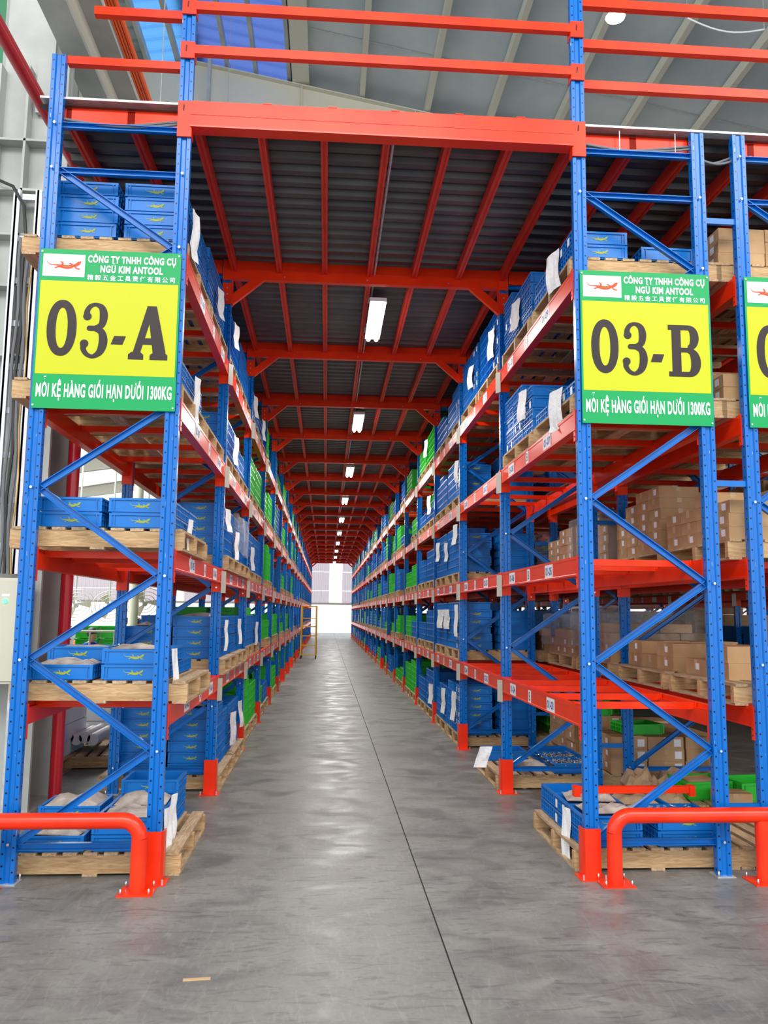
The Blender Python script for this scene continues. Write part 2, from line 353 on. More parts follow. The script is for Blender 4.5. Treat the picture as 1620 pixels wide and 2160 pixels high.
def ray_roof(px_, py_):
    d = _F + _R * ((px_ - 810) / 1727.76) - _U2 * ((py_ - 1080) / 1727.76)
    # z = RZ - SL*(x-RX)
    t = (RZ - SL * (CAMP.x - RX) - CAMP.z) / (d.z + SL * d.x); return CAMP + d * t
obj('roof_sheet', roof_strip(.9, ray_roof(640, 0).x, -8, 60, 'cream', .33), ceil)
PX = [ray_roof(x, 0).x for x in (628, 777, 944, 1110, 1290, 1473, 1665)]
PX += [PX[-1] + 1.3 * (i + 1) for i in range(14)]
for i, x in enumerate(PX[:-1]):
    obj('roof_sheet', roof_strip(x, PX[i + 1], -8, 60, 'roof', 3.0, False), ceil)
for i, x in enumerate(PX):
    z = rz(x); w_ = .16 if i == 0 else .05
    obj('purlin', one(lambda b: b.box(x - w_, x + w_, -8, 60, z - .22, z - .03, 'cream')), ceil)
for x in (-1.75, -1.2, -.25, .3, .95, -2.2): 
    z = rz(x); obj('purlin', one(lambda b: b.box(x - .035, x + .035, -8, 60, z - .2, z - .02, 'grey')), ceil)
for yy in [y for y in (-4.5, 9.6, 17.5, 25.5, 33.5, 41.5, 49.5)]:
    def rf(b):
        for (a, c) in ((-24, RX), (RX, 24)):
            za, zc = rz(a) - .25, rz(c) - .25; da = .5 if abs(a) > 5 else .95; dc = .5 if abs(c) > 5 else .95
            b.prism([(a, za - da), (c, zc - dc), (c, zc), (a, za)], 'y', yy - .01, yy + .01, 'cream')
            b.prism([(a, za - .02), (c, zc - .02), (c, zc + .0), (a, za + .0)], 'y', yy - .12, yy + .12, 'cream')
            b.prism([(a, za - da - .02), (c, zc - dc - .02), (c, zc - dc), (a, za - da)], 'y', yy - .12, yy + .12, 'cream')
        for x in (-8, -4.5, 1.2, 3.4, 7, 12): b.box(x - .01, x + .01, yy - .1, yy + .1, rz(x) - 1.1, rz(x) - .27, 'cream')
    obj('rafter', one(rf), ceil)
for k_, yy in enumerate([2 + 3.1 * i for i in range(8)]):
    obj('seam_tape', one(lambda b: b.prism([(1.1, rz(1.1) - .012), (20, rz(20) - .012), (20, rz(20) - .008), (1.1, rz(1.1) - .008)], 'y', yy, yy + .03, 'galv')), ceil)
# left side: steel wall and column next to the first rack
def wall_left(b):
    b.box(-9, -1.06, 1.95, 2.05, 0, 6.35, 'grey')
    for z in (1.0, 2.3, 3.45, 4.75, 5.75): b.box(-9, -1.06, 1.88, 1.95, z, z + .1, 'grey')
    for x in (-1.5, -2.3): b.box(x, x + .06, 1.87, 1.95, 0, 6.35, 'grey')
obj('wall_left', one(wall_left), kind='structure')
gw = obj('window_1', one(lambda b: (b.box(-4.6, -4.52, 2.4, 2.5, 5, 11.5, 'grey'), b.box(-1.4, -1.3, 2.4, 2.5, 5, 12, 'grey'), b.box(-2.3, -2.2, 2.4, 2.5, 5, 12, 'grey'), b.box(-4.6, -1.3, 2.4, 2.5, 6.3, 6.5, 'grey'), b.box(-4.6, -1.3, 2.4, 2.5, 9.4, 9.5, 'grey'))), kind='structure')
obj('pane', one(lambda b: b.box(-4.52, -1.4, 2.44, 2.46, 6.5, 11.4, 'pane_green')), gw)
def column(b):
    b.box(-1.04, -.46, 1.62, 1.66, 0, 6.4, 'grey'); b.box(-1.04, -.46, 2.26, 2.3, 0, 6.4, 'grey'); b.box(-.78, -.74, 1.66, 2.26, 0, 6.4, 'grey')
cl = thing('steel_column', 'grey painted steel H column standing behind the left rack', 'column', (0, 0, 0))
obj('shaft', one(column), cl)
obj('upper_shaft', one(lambda b: (b.box(-1.04, -.62, 1.62, 1.66, 6.4, rz(-1) - .6, 'grey'), b.box(-1.04, -.62, 2.26, 2.3, 6.4, rz(-1) - .6, 'grey'), b.box(-.85, -.81, 1.66, 2.26, 6.4, rz(-1) - .6, 'grey'))), cl)
for z in (3.6, 4.9, 5.75): obj('stiffener', one(lambda b: b.box(-.74, -.46, 1.66, 2.26, z, z + .03, 'grey')), cl)
for z in (3.7, 4.3, 4.75, 5.15, 5.6): obj('stiffener', one(lambda b: b.box(-1.04, -.46, 1.5, 1.62, z, z + .02, 'grey')), cl)
for x in (-1.04, -.8): obj('stiffener', one(lambda b: b.box(x, x + .02, 1.5, 1.62, 3.7, 6.3, 'grey')), cl)
obj('gusset_plate', one(lambda b: b.box(-.74, -.47, 1.56, 1.6, 5.9, 6.4, 'grey')), cl)
obj('base_plate', one(lambda b: b.box(-1.12, -.44, 1.55, 2.38, 0, .03, 'galv')), cl)
bm_ = thing('steel_girder', 'grey steel girder running back above the left rack', 'girder', (0, 0, 0))
obj('flange', one(lambda b: b.box(-.56, -.33, -8, 9.5, 6.5, 6.54, 'grey')), bm_)
obj('web', one(lambda b: b.box(-.37, -.33, -8, 9.5, 6.541, 6.739, 'cream')), bm_)
obj('flange', one(lambda b: b.box(-.37, -.14, -8, 9.5, 6.74, 6.78, 'grey')), bm_)
for y in (-6, 2.6, 9.2): obj('bracket', one(lambda b: b.box(-.56, -.5, y, y + .1, 6.54, rz(-.5) - .3, 'grey')), bm_)
bb = thing('busbar_trunking', 'orange ribbed busbar trunking hanging above the left rack', 'busbar')
def busb(b):
    for i in range(4): b.box(-.03 + i * .025, -.012 + i * .025, -6, 20, 6.52, 6.56, 'orange')
    b.box(-.03, .065, -6, 20, 6.54, 6.58, 'orange')
obj('trunking', one(busb), bb)
for y in (-5, 2.9, 7.9, 13, 19): obj('hanger_rod', one(lambda b: b.tube([(.02, y, 6.58), (.02, y, rz(.02) - .02)], .006, 'galv', 6)), bb)
rp = thing('fire_pipe', 'glossy dark red fire pipe beside the grey column, turning overhead', 'pipe')
XP = -.385; zp = un(105, 250, 'x', XP).z; yp = un(146, 1150, 'x', XP).y
b = MB(); b.tube([(XP, -7, zp), (XP, yp - .18, zp), (XP, yp - .06, zp - .04), (XP, yp, zp - .16), (XP, yp, .02)], .052, 'pipe', 16); obj('pipe_run', b, rp)
for z in (.9, 2.17, 3.6, 4.9): obj('coupling', one(lambda b: b.tube([(XP, yp, z), (XP, yp, z + .07)], .06, 'pipe', 14)), rp)
obj('clamp', one(lambda b: b.box(-.455, XP, yp + .053, yp + .07, 2.2, 2.22, 'galv')), rp)
# ------------------------------------------------------------------ mezzanine deck
deck = thing('mezzanine_deck', 'red framed mezzanine deck with dark corrugated underside over the aisle', 'mezzanine')
ZD = 4.985
def deck_sheet():
    b = MB(); n = 14; p = BAY / n; prof = []
    for i in range(n): prof += [(i * p, .0), (i * p + p * .38, .0), (i * p + p * .5, .04), (i * p + p * .88, .04)]
    prof.append((BAY, 0)); m = len(prof); x0, x1 = -.12, 8.0
    b.add([(x0, y, h) for y, h in prof] + [(x1, y, h) for y, h in prof], [(i, i + 1, m + i + 1, m + i) for i in range(m - 1)], 'deck')
    b.box(x0, x1, 0, BAY, .045, .06, 'galv'); return b.mesh('deck_sheet')
for i in range(NB): obj('deck_sheet', cached('decksheet', deck_sheet), deck, (0, i * BAY + .0, ZD))
jx = [.06, .48] + [.915 + .4355 * k for k in range(7)] + [3.96, 4.38, 4.82, 5.25, 5.68, 6.3, 6.9]
def joist():
    b = MB(); L = BAY - .06
    b.prism([(-.025, 0), (-.008, 0), (-.004, .008), (.004, .008), (.008, 0), (.025, 0), (.025, .1), (-.025, .1)], 'y', .03, .03 + L, 'joist'); return b.mesh('joist')
for i in range(NB):
    for j, x in enumerate(jx):
        if i > 10 and not (2 <= j <= 8): continue
        obj('joist', cached('joist', joist), deck, (x, i * BAY, ZD - .103))
def cross(x0, x1, z0=4.81, z1=4.995):
    b = MB(); b.box(x0, x1, -.03, .03, z0, z1, 'red'); b.box(x0, x1, -.033, -.03, z0 + .095, z0 + .1, 'joist'); return b
for i in range(1, NB + 1):
    y = i * BAY
    cb = obj('cross_beam', cross(.90, 3.50), deck, (0, y, 0)); 
    obj('bolt', one(lambda b: [b.tube([(x, -.03, 4.845), (x, -.037, 4.845)], .007, 'bolt', 6) for x in (1.4, 2.2, 3.0)]), cb)
    for (x, s) in ((.90, 1), (3.50, -1)):
        kb = MB(); kb.prism([(x, 4.60), (x + s * .01, 4.56), (x + s * .30, 4.81), (x + s * .18, 4.81), (x + s * .0, 4.66)], 'y', -.022, .022, 'red')
        kb.box(min(x, x - s * .09), max(x, x - s * .09), -.048, -.04, 4.55, 4.76, 'red'); kb.box(x - .004, x + .004, -.045, .04, 4.55, 4.995, 'red')
        kb.box(min(x - s * .09, x), max(x - s * .09, x), -.048, -.04, 4.79, 5.0, 'red')
        for z in (4.59, 4.65, 4.71): kb.tube([(x - s * .045, -.048, z), (x - s * .045, -.054, z)], .008, 'bolt', 6)
        obj('knee_brace', kb, deck, (0, y, 0))
    for (x0, x1) in ((.045, .80), (3.60, 4.35), (4.75, 5.5), (5.6, 8)): obj('cross_beam', cross(x0, x1, 4.86), deck, (0, y, 0))
def fbeam(b):
    b.box(.89, 3.51, -.055, .045, 4.845, 5.03, 'red'); b.box(.89, 3.51, -.058, -.055, 4.845, 4.855, 'guard'); b.box(.89, 3.51, -.0575, -.055, 4.93, 4.934, 'joist')
    for x in (1.4, 1.84, 2.27, 2.71, 3.14): b.box(x - .03, x + .03, -.058, -.05, 5.03, 5.037, 'red')
fb = obj('front_beam', one(fbeam), deck)
def plate(b, x, z0, z1, s):
    b.box(x - .046, x + .046, -.049, -.037, z0, z1, 'red'); b.box(x + s * .046 - .003, x + s * .046 + .003, -.046, .03, z0, z1, 'red')
    b.tube([(x - .005, -.049, z1 - .045), (x - .005, -.053, z1 - .03), (x - .008, -.05, z1 - .07)], .004, 'black', 5)
for x, s in ((.85, 1), (3.55, -1)): obj('end_connector', one(lambda b: plate(b, x, 4.775, 5.03, s)), fb)
for (x0, x1) in ((.05, .80), (3.60, 4.36), (4.76, 8)):
    f2 = obj('front_beam', one(lambda b: (b.box(x0, x1, .03, .07, 4.88, 5.0, 'red'), b.box(x0, x1, .01, .08, 5.032, 5.052, 'galv'), b.box(x0 + .3, x0 + .36, .026, .03, 4.985, 4.998, 'guard'))), deck)
# handrails
for z in (5.38, 5.705):
    r_ = obj('guard_rail', one(lambda b: b.box(.89, 3.51, -.05, -.005, z, z + .062, 'red')), deck)
    for x, s in ((.85, 1), (3.55, -1)): obj('end_connector', one(lambda b: plate(b, x, z - .035, z + .085, s)), r_)
for z in (5.345, 5.66, 5.985): obj('guard_rail', one(lambda b: b.box(3.6, 8, .04, .09, z, z + .065, 'red')), deck)
obj('guard_rail', one(lambda b: b.box(.045, .80, .0, .05, 5.29, 5.345, 'red')), deck)
obj('guard_rail', one(lambda b: b.box(.19, .80, .04, .09, 5.695, 5.755, 'red')), deck)
# cables along the deck edge
for k_, (x0, x1, z) in enumerate(((.05, .80, 4.855), (3.6, 4.36, 4.865), (4.42, 4.68, 4.80))):
    c_ = thing('cable_bundle', ['grey cables sagging over the top brace of the left rack', 'grey cables tied under the deck edge above the right rack', 'grey cables crossing between the two right racks'][k_], 'cable')
    for j in range(2):
        obj('cable', one(lambda b: b.tube([(x0 + (x1 - x0) * t / 10, -.0 + .02 * j, z + .03 - .035 * math.sin(math.pi * t / 10 + j * .6) + .012 * j) for t in range(11)], .009, 'cable', 8)), c_)
    if k_ == 1:
        for x in (3.85, 4.25): obj('cable_tie', one(lambda b: b.tube([(x, -.012, 5.0), (x - .002, -.012, 4.86), (x - .002, .03, 4.85)], .003, 'label', 5)), c_)
# LED fixtures hung under the deck with conduit
con = thing('conduit', 'grey conduit running along the deck joist above the lamps', 'conduit')
b = MB(); b.tube([(2.27, .05, 4.91), (2.27, 22, 4.91)], .011, 'galv', 7); obj('conduit_run', b, con)
for k_ in range(10):
    y = 3.37 + 4.849 * k_
    L = thing('led_batten_light', '%s bright LED batten light from the camera under the mezzanine' % ORD[k_], 'lamp', (2.335, y, 4.77), group='LED lights above the aisle')
    obj('housing', one(lambda b: b.box(-.085, .085, -.59, .59, .02, .06, 'label')), L)
    for x in (-.045, .045): obj('tube', one(lambda b: b.tube([(x, -.56, .005), (x, .56, .005)], .024, 'led', 10)), L)
    for y2 in (-.45, .45): obj('bracket', one(lambda b: b.box(-.1, .1, y2, y2 + .03, .06, .113, 'galv')), L)
    lt = area_lamp('led_glow', (2.335, y, 4.74), (0, 0, 0), .16, 1.1, 80, (1, .98, .93)); 
# high-bay lamp under the roof on the right
hp = un(1298, 36, 'z', 9.4)
hb = thing('high_bay_lamp', 'round glowing high bay lamp hanging under the grey roof', 'lamp', hp)
b = MB(); b.tube([(0, 0, 0), (0, 0, .06), (0, 0, .16)], [.13, .12, .05], 'grey', 20); obj('reflector', b, hb)
b = MB(); b.tube([(0, 0, -.012), (0, 0, 0)], .122, 'led', 20); obj('lens', b, hb)
b = MB(); b.tube([(0, 0, .16), (0, 0, rz(hp.x) - hp.z - .02)], .006, 'galv', 6); obj('suspension_rod', b, hb)
wc = thing('ceiling_cable', 'thin white cable sagging between two roof purlins', 'cable')
p0, p1 = un(1450, 38, 'z', 9.9), un(1612, 62, 'z', 9.8)
b = MB(); b.tube([p0 + (p1 - p0) * t / 10 - Vector((0, 0, .12 * math.sin(math.pi * t / 10))) for t in range(11)], .012, 'label', 6); obj('cable_run', b, wc)
for p in (p0, p1): obj('clip', one(lambda b: b.tube([p, (p.x, p.y, rz(p.x) - .02)], .006, 'galv', 6)), wc)
# ------------------------------------------------------------------ pallet racks
def post_mesh(h):
    def mk():
        b = MB(); b.prism([(-.045, -.035), (-.02, -.035), (-.012, -.024), (.012, -.024), (.02, -.035), (.045, -.035), (.045, .012), (.038, .018), (.038, .035), (-.038, .035), (-.038, .018), (-.045, .012)], 'z', 0, h, 'post'); return b.mesh('post')
    return cached(('post', h), mk)
def brace_mesh(z0, z1):
    def mk():
        b = MB(); a = Vector((.04, 0, z0)); c = Vector((DEP - .04, 0, z1)); b.bar(a, c, .042, .008, 'blue'); d = (c - a).normalized(); n = Vector((-d.z, 0, d.x))
        for s in (-1, 1): b.bar(a + n * .019 * s + Vector((0, -.014, 0)), c + n * .019 * s + Vector((0, -.014, 0)), .004, .026, 'blue')
        return b.mesh('diagonal_brace')
    return cached(('brace', z0, z1), mk)
def hbrace():
    b = MB(); b.box(.045, DEP - .045, -.004, .004, -.02, .02, 'blue'); b.box(.045, DEP - .045, -.03, .004, .016, .02, 'blue'); b.box(.045, DEP - .045, -.03, .004, -.02, -.016, 'blue'); return b.mesh('horizontal_brace')
def boltset(zs):
    b = MB()
    for x, z in zs: b.tube([(x, -.036, z), (x, -.046, z)], .009, 'bolt', 6)
    return b.mesh('brace_bolts')
def beam_mesh(s, cap=True):
    # beam at one side of the rack: s=+1 outer face towards +x
    def mk():
        H = .13; b = MB()
        pr = [(-.02, 0), (.046, 0), (.046, .012), (.043, .016), (.043, H - .022), (.046, H - .018), (.046, H), (.006, H), (.006, H - .028), (-.02, H - .028)]
        pr = [(x * s, z) for x, z in pr]
        if s < 0: pr = pr[::-1]
        b.prism(pr, 'y', .04, BAY - .04, 'red'); return b.mesh('shelf_beam')
    return cached(('beam', s), mk)
def conn_mesh(s, front):
    def mk():
        b = MB(); y = -.0385 if not front else .0385
        b.box(-.046, .046, y - .0025, y + .0025, -.08, .135, 'red')
        b.box(min(s * .046, s * .051), max(s * .046, s * .051), min(y, y * .1), max(y, y * .1), -.08, .135, 'red')
        for z in (-.05, -.01): b.tube([(s * .051, y * .55, z), (s * .053, y * .55, z)], .006, 'black', 6)
        return b.mesh('end_connector')
    return cached(('conn', s, front), mk)
def xbar_mesh():
    b = MB(); b.box(.012, DEP - .012, -.02, .02, -.045, 0, 'red'); b.box(.0, .012, -.026, .026, -.05, .003, 'red'); b.box(DEP - .012, DEP, -.026, .026, -.05, .003, 'red'); return b.mesh('crossbar')
def guard_mesh(s):
    def mk():
        b = MB(); h = .30
        b.prism([(-.05, -.052), (.05, -.052), (.062, -.02), (.062, .045), (.055, .045), (.054, -.016), (.044, -.045), (-.05, -.045)] if s > 0 else [(.05, -.052), (.05, -.045), (-.044, -.045), (-.054, -.016), (-.055, .045), (-.062, .045), (-.062, -.02), (-.05, -.052)], 'z', 0, h, 'guard')
        b.box(-.09, .09, -.1, .06, 0, .006, 'guard')
        for x, y in ((-.07, -.08), (.07, -.08)): b.tube([(x, y, 0), (x, y, .035)], .007, 'bolt', 6)
        return b.mesh('post_guard')
    return cached(('guard', s), mk)
def base_mesh():
    b = MB(); b.box(-.06, .06, -.06, .06, 0, .005, 'galv')
    for x, y in ((-.05, -.052), (.05, .052)): b.tube([(x, y, 0), (x, y, .04)], .006, 'bolt', 6)
    return b.mesh('base_plate')
def label_mesh(w, h, s):
    def mk():
        b = MB(); b.box(-.0007, .0007, -w / 2, w / 2, -h / 2, h / 2, 'label'); return b.mesh('location_label')
    return cached(('lab', w, h), mk)
RACKS = {}
def rack(key, x0, name_label, nb, outer_h, aisle=+1, front_h=6.3, labels=None, topz=None, detail=True, y0=0, xbn=14, rear_h=4.95, guards=True):
    """x0: first post column; aisle +1: aisle on the +x side"""
    R_ = thing('pallet_rack', name_label, 'rack', (x0, y0, 0)); RACKS[key] = R_
    ax = DEP if aisle > 0 else 0
    for i in range(nb + 1):
        y = i * BAY
        for x in (0, DEP):
            isa = (x == ax); h = (front_h if isa else outer_h) if i == 0 else rear_h
            obj('post', post_mesh(round(h, 2)), R_, (x, y, 0))
            if isa and guards: obj('post_guard', guard_mesh(aisle), R_, (x, y, 0))
            else: obj('base_plate', cached('base', base_mesh), R_, (x, y, 0))
        zs = [.23, .77, 1.315, 1.84, 2.385, 2.92, 3.46, 4.0, 4.52]
        for k in range(8):
            za, zb = (zs[k], zs[k + 1]) if k % 2 == 0 else (zs[k + 1], zs[k])
            obj('diagonal_brace', brace_mesh(za, zb), R_, (0, y + .012, 0))
        for z in (.21, 4.515, 4.835): obj('horizontal_brace', cached('hb', hbrace), R_, (0, y + .012, z))
        if i < 5 or detail and i < 9:
            obj('brace_bolts', cached('bolts', lambda: boltset([(0.0, z) for z in zs[0::2]] + [(DEP, z) for z in zs[1::2]] + [(DEP, .21), (DEP, 4.515), (0, 4.835)])), R_, (0, y, 0))
    nx = 0
    for i in range(nb):
        for l, z in enumerate(LV):
            for x, s in ((0, -1), (DEP, 1)):
                isa = (x == ax)
                bo = obj('shelf_beam', beam_mesh(s), R_, (x, i * BAY, z - .13))
                if isa or i < 8:
                    obj('end_connector', conn_mesh(s, True), bo, (0, 0, 0)); obj('end_connector', conn_mesh(s, False), bo, (0, BAY, 0))
                if isa and labels and i < 12:
                    rz_ = math.pi / 2 if s > 0 else -math.pi / 2
                    for q, fy in ((0, .30), (1, .80)):
                        lb = obj('location_label', label_mesh(.21, .1, s), bo, (s * .0447, fy * BAY, .064))
                        if i < 4:
                            num = '%02d-%02d' % (i + 1, 3 + 2 * l + q)
                            te = obj('lettering', text_mesh(num, .078, 'ink', .002, .95), bo, (s * .0458, fy * BAY, .036), (0, 0, rz_))
                    lb = obj('row_label', label_mesh(.085, .105, s), bo, (s * .0447, .555 * BAY, .064))
                    if i < 5: obj('lettering', text_mesh(labels, .098, 'black', .001, .9), bo, (s * .0458, .555 * BAY, .03), (0, 0, rz_))
                    if i > 0: obj('document_pocket', cached(('dp', s), lambda: one(lambda b: b.box(s * .052 - .001, s * .052 + .001, -.036, .036, -.09, .11, 'pocket')).mesh('document_pocket')), bo, (s * .02, -.02, 0), (0, .0, -s * .5))
            for fy in (.13, .37, .63, .87):
                if nx < 288 and i < xbn + 4: obj('crossbar', cached('xbar', xbar_mesh), R_, (0, (i + fy) * BAY, z)); nx += 1
    return R_
rack('A', XA, 'blue and red pallet rack row on the left side of the aisle', NB, 5.33, +1, 6.3, 'A')
rack('B', XB, 'blue and red pallet rack row on the right side of the aisle', NB, 5.0, -1, 6.5, 'B')
rC = rack('C', XC, 'pallet rack row of cardboard boxes behind the right aisle rack', 14, 5.0, +1, 5.0, None, guards=False)
for i in range(15):
    for z in (.42, 2.51, 4.36): obj('row_spacer', cached('spacer', lambda: one(lambda b: (b.box(-.255, -.045, -.02, .005, -.02, .02, 'blue'),)).mesh('row_spacer')), rC, (0, i * BAY, z))
XD = 8.3
rD = rack('D', XD, 'pallet rack row facing the next aisle at far right', 14, 5.0, -1, 5.0, 'A', guards=False)
rE = rack('E', 12.8, 'most distant pallet rack row at far right', 14, 5.0, -1, 5.0, None, guards=False, detail=False)
# ------------------------------------------------------------------ pallets and goods
PW, PD, PH = 1.1, 1.06, .14
def pallet_parts():
    r = []
    for y in (0.03, PD / 2, PD - .03): r.append(('stringer', [(-PW / 2, PW / 2, y - .022, y + .022, .016, PH - .018)], 'wood_x'))
    for i in range(9):
        c = -PW / 2 + .055 + i * (PW - .11) / 8; r.append(('board', [(c - .042, c + .042, 0.002, PD - .002, PH - .018, PH)], 'wood_y'))
    for c in (-PW / 2 + .05, 0, PW / 2 - .05): r.append(('board', [(c - .045, c + .045, .004, PD - .004, 0, .016)], 'wood_y'))
    return r
PP = pallet_parts()
def piece(i):
    n, bs, k = PP[i]
    def mk():
        b = MB(); [b.box(*q, k) for q in bs]; return b.mesh(n)
    return cached(('pp', i), mk)
def whole_pallet():
    b = MB()
    for n, bs, k in PP: [b.box(*q, k) for q in bs]
    return b.mesh('wooden_pallet')
def blk_crate(k, W=.40, D=.34, H=.098):
    def mk():
        b = MB(); x, y = W / 2, D / 2; t = .006
        b.box(-x + .018, x - .018, -y + .008, y - .008, 0, .006, k)
        for (a, c, d, e) in ((-x + .008, x - .008, -y + .008, -y + .014), (-x + .008, x - .008, y - .014, y - .008), (-x + .018, -x + .022, -y + .014, y - .014), (x - .022, x - .018, -y + .014, y - .014)): b.box(a, c, d, e, .006, H - .002, k)
        # rim
        for (a, c, d, e) in ((-x, x, -y, -y + .009), (-x, x, y - .009, y), (-x, -x + .02, -y + .009, y - .009), (x - .02, x, -y + .009, y - .009)):
            b.box(a, c, d, e, H - .014, H, k); b.box(a, c, d, e, .008, .014, k)
        for s in (-1, 1):
            for u in (-x + .035, x - .035): b.box(u - .003, u + .003, s * (y - .0045) - .0035, s * (y - .0045) + .0035, .014, H - .014, k)
            for u in (-.165, -.11, -.055, .0, .055, .11, .165): b.box(s * (x - .01) - .009, s * (x - .01) + .009, u - .004, u + .004, .014, H - .014, k)
            b.box(s * (x - .01) - .0085, s * (x - .01) + .0085, -y + .01, y - .01, .05, .056, k)
        return b.mesh('crate_body')
    return cached(('crate', k), mk)
def crate_print(k):
    def mk():
        b = MB(); lizard(b, 0, 0, .13, k, 0, 3); return b.mesh('lizard_print')
    return cached(('cprint', k), mk)
def carton_mesh(W, D, H):
    def mk():
        b = MB(); x, y = W / 2, D / 2
        b.box(-x, x, -y, y, 0, H - .004, 'carton')
        b.box(-x, x, -y, -.002, H - .004, H, 'carton'); b.box(-x, x, .002, y, H - .004, H, 'carton')
        b.box(-x, x, -.022, .022, H, H + .0006, 'tape'); b.box(-x - .0006, -x, -.022, .022, H * .4, H, 'tape'); b.box(x, x + .0006, -.022, .022, H * .4, H, 'tape')
        b.box(-.02, .02, -y - .0006, -y, H * .55, H, 'tape')
        return b.mesh('carton_body')
    return cached(('carton', W, D, H), mk)
def box_label():
    b = MB(); b.box(-.0008, .0, -.028, .028, -.024, .024, 'label'); return b.mesh('shipping_label')
GOODS = []   # (score, kind, loc, rot, label, dims)
STUFF = {}
RN = {'A': 'left rack', 'B': 'right rack', 'C': 'carton rack', 'D': 'far aisle rack', 'E': 'distant rack'}
RX0 = {'A': XA, 'B': XB, 'C': XC, 'D': XD, 'E': 12.8}
PAL = []
LVN = ['floor level', 'first shelf', 'second shelf', 'third shelf', 'top shelf']
HZ = [0] + LV
def put_pallet(rk, bay, lev, slot, dx=0, dy=0, rz_=0):
    x = RX0[rk] + DEP / 2 + dx + ({'A': -.09, 'B': .085}.get(rk, 0) if bay >= 2 or lev >= 3 else {'A': -.04, 'B': .05}.get(rk, 0)) + (.06 if rk == 'A' and bay == 0 and lev < 2 else 0); y = bay * BAY + (.10 if slot == 0 else 1.26) + dy; z = HZ[lev]
    PAL.append((rk, bay, lev, slot, x, y, z, rz_)); return x, y, z + PH
COLN = {2: ['left', 'right'], 3: ['left', 'middle', 'right']}
ROWN = {3: ['front', 'middle', 'rear'], 4: ['front', 'second', 'third', 'rear']}
LAYN = ['bottom', 'second', 'third', 'fourth', 'fifth', 'sixth', 'seventh', 'eighth']
def fill_crates(rk, bay, lev, slot, col, hs, top=None, dx=0, jit=.004):
    x, y, z = put_pallet(rk, bay, lev, slot, dx)
    x = {'A': .4225, 'B': 3.985}.get(rk, x) + dx
    mx = 2 if rk == 'A' else 1
    for r in range(3):
        for c in range(2):
            h = hs[r][c] if isinstance(hs, list) else hs
            if not isinstance(hs, list) and hs > 3 and random.random() < .15: h -= 1
            for k in range(h):
                kk = col
                if top and k >= h - top[1]: kk = top[0]
                X = x + (-.2225 if c == 0 else .2225) * (1.12 if rk == 'B' else 1) + random.uniform(-jit, jit); Y = y + .185 + r * .347 + random.uniform(-jit, jit) * .4
                aisle = (c == 1 and rk == 'A') or (c == 0 and rk in 'BD')
                vis = aisle or r == 0 or k == h - 1
                d = max(3, Y + 5.26)
                sc = (1.0 if aisle and r == 0 else .8 if r == 0 else .75 if aisle else .3 if k == h - 1 else 0) / d
                if rk == 'D': sc *= .3
                if rk == 'B' and c == 1 and bay < 2: sc *= .8
                if bay < 2 and lev < 2 and k == h - 1: sc = max(sc, .2)
                GOODS.append((sc if vis else 0, 'crate_' + kk, (X, Y, z + k * .099), random.uniform(-.012, .012),
                              '%s crate, %s layer, %s %s stack, %s pallet, %s, %s bay, %s' % (kk, LAYN[k], ROWN[3][r], COLN[2][c], ['near', 'far'][slot], LVN[lev], ORD[bay], RN[rk]), (.4, .34, .098), rk, bay))
def fill_cartons(rk, bay, lev, slot, hs, dims=(.34, .25, .09), nx=3, ny=4, dx=0, dz=None):
    x, y, z = put_pallet(rk, bay, lev, slot, dx)
    W, D, H = dims
    for r in range(ny):
        for c in range(nx):
            h = hs[r][c] if isinstance(hs, list) else hs
            if not isinstance(hs, list) and random.random() < .3: h -= 1
            for k in range(h):
                X = x + (c - (nx - 1) / 2) * (W + .012) + random.uniform(-.006, .006); Y = y + .03 + D / 2 + r * (D + .008)
                vis = c == 0 or r == 0 or k == h - 1
                d = max(3, Y + 5.26); sc = (1 if r == 0 or c == 0 else .4) / d * (1 if rk == 'C' else .35)
                lay = LAYN[k] if k < 8 else 'top'
                GOODS.append((sc if vis else 0, 'carton', (X, Y, z + k * (H + .001)), random.uniform(-.02, .02),
                              'brown carton, %s layer, %s %s stack, %s pallet, %s, %s bay, %s' % (lay, ROWN.get(ny, ROWN[4])[r], (COLN.get(nx) or COLN[3])[c], ['near', 'far'][slot], LVN[lev], ORD[bay], RN[rk]), dims, rk, bay))
# ---- left rack, as photographed
fill_crates('A', 0, 0, 0, 'blue', [[1, 2], [2, 2], [0, 3]])
fill_crates('A', 1, 0, 0, 'blue', 6); fill_crates('A', 1, 0, 1, 'blue', [[5, 5], [5, 5], [4, 5]])
fill_crates('A', 0, 1, 0, 'blue', [[1, 2], [2, 2], [0, 1]])
fill_crates('A', 1, 1, 0, 'blue', [[3, 4], [3, 4], [4, 4]]); fill_crates('A', 1, 1, 1, 'blue', 4)
fill_crates('A', 0, 2, 0, 'blue', [[2, 2], [2, 2], [1, 2]])
fill_crates('A', 1, 2, 0, 'blue', 5); fill_crates('A', 1, 2, 1, 'blue', [[5, 5], [4, 5], [4, 4]])
fill_crates('A', 0, 3, 0, 'blue', [[2, 2], [2, 2], [1, 2]]); put_pallet('A', 0, 3, 1)
fill_crates('A', 1, 3, 0, 'blue', [[3, 4], [4, 4], [4, 4]]); fill_crates('A', 1, 3, 1, 'blue', 3)
fill_crates('A', 0, 4, 0, 'blue', [[4, 4], [4, 4], [4, 4]]); fill_crates('A', 0, 4, 1, 'blue', [[4, 5], [5, 5], [4, 5]])
fill_crates('A', 1, 4, 0, 'blue', 5); fill_crates('A', 1, 4, 1, 'blue', [[4, 5], [5, 5], [4, 4]])
fill_crates('A', 2, 0, 0, 'green', 6); fill_crates('A', 2, 0, 1, 'green', 5); fill_crates('A', 2, 1, 0, 'blue', 5, ('green', 1)); fill_crates('A', 2, 1, 1, 'blue', 4)
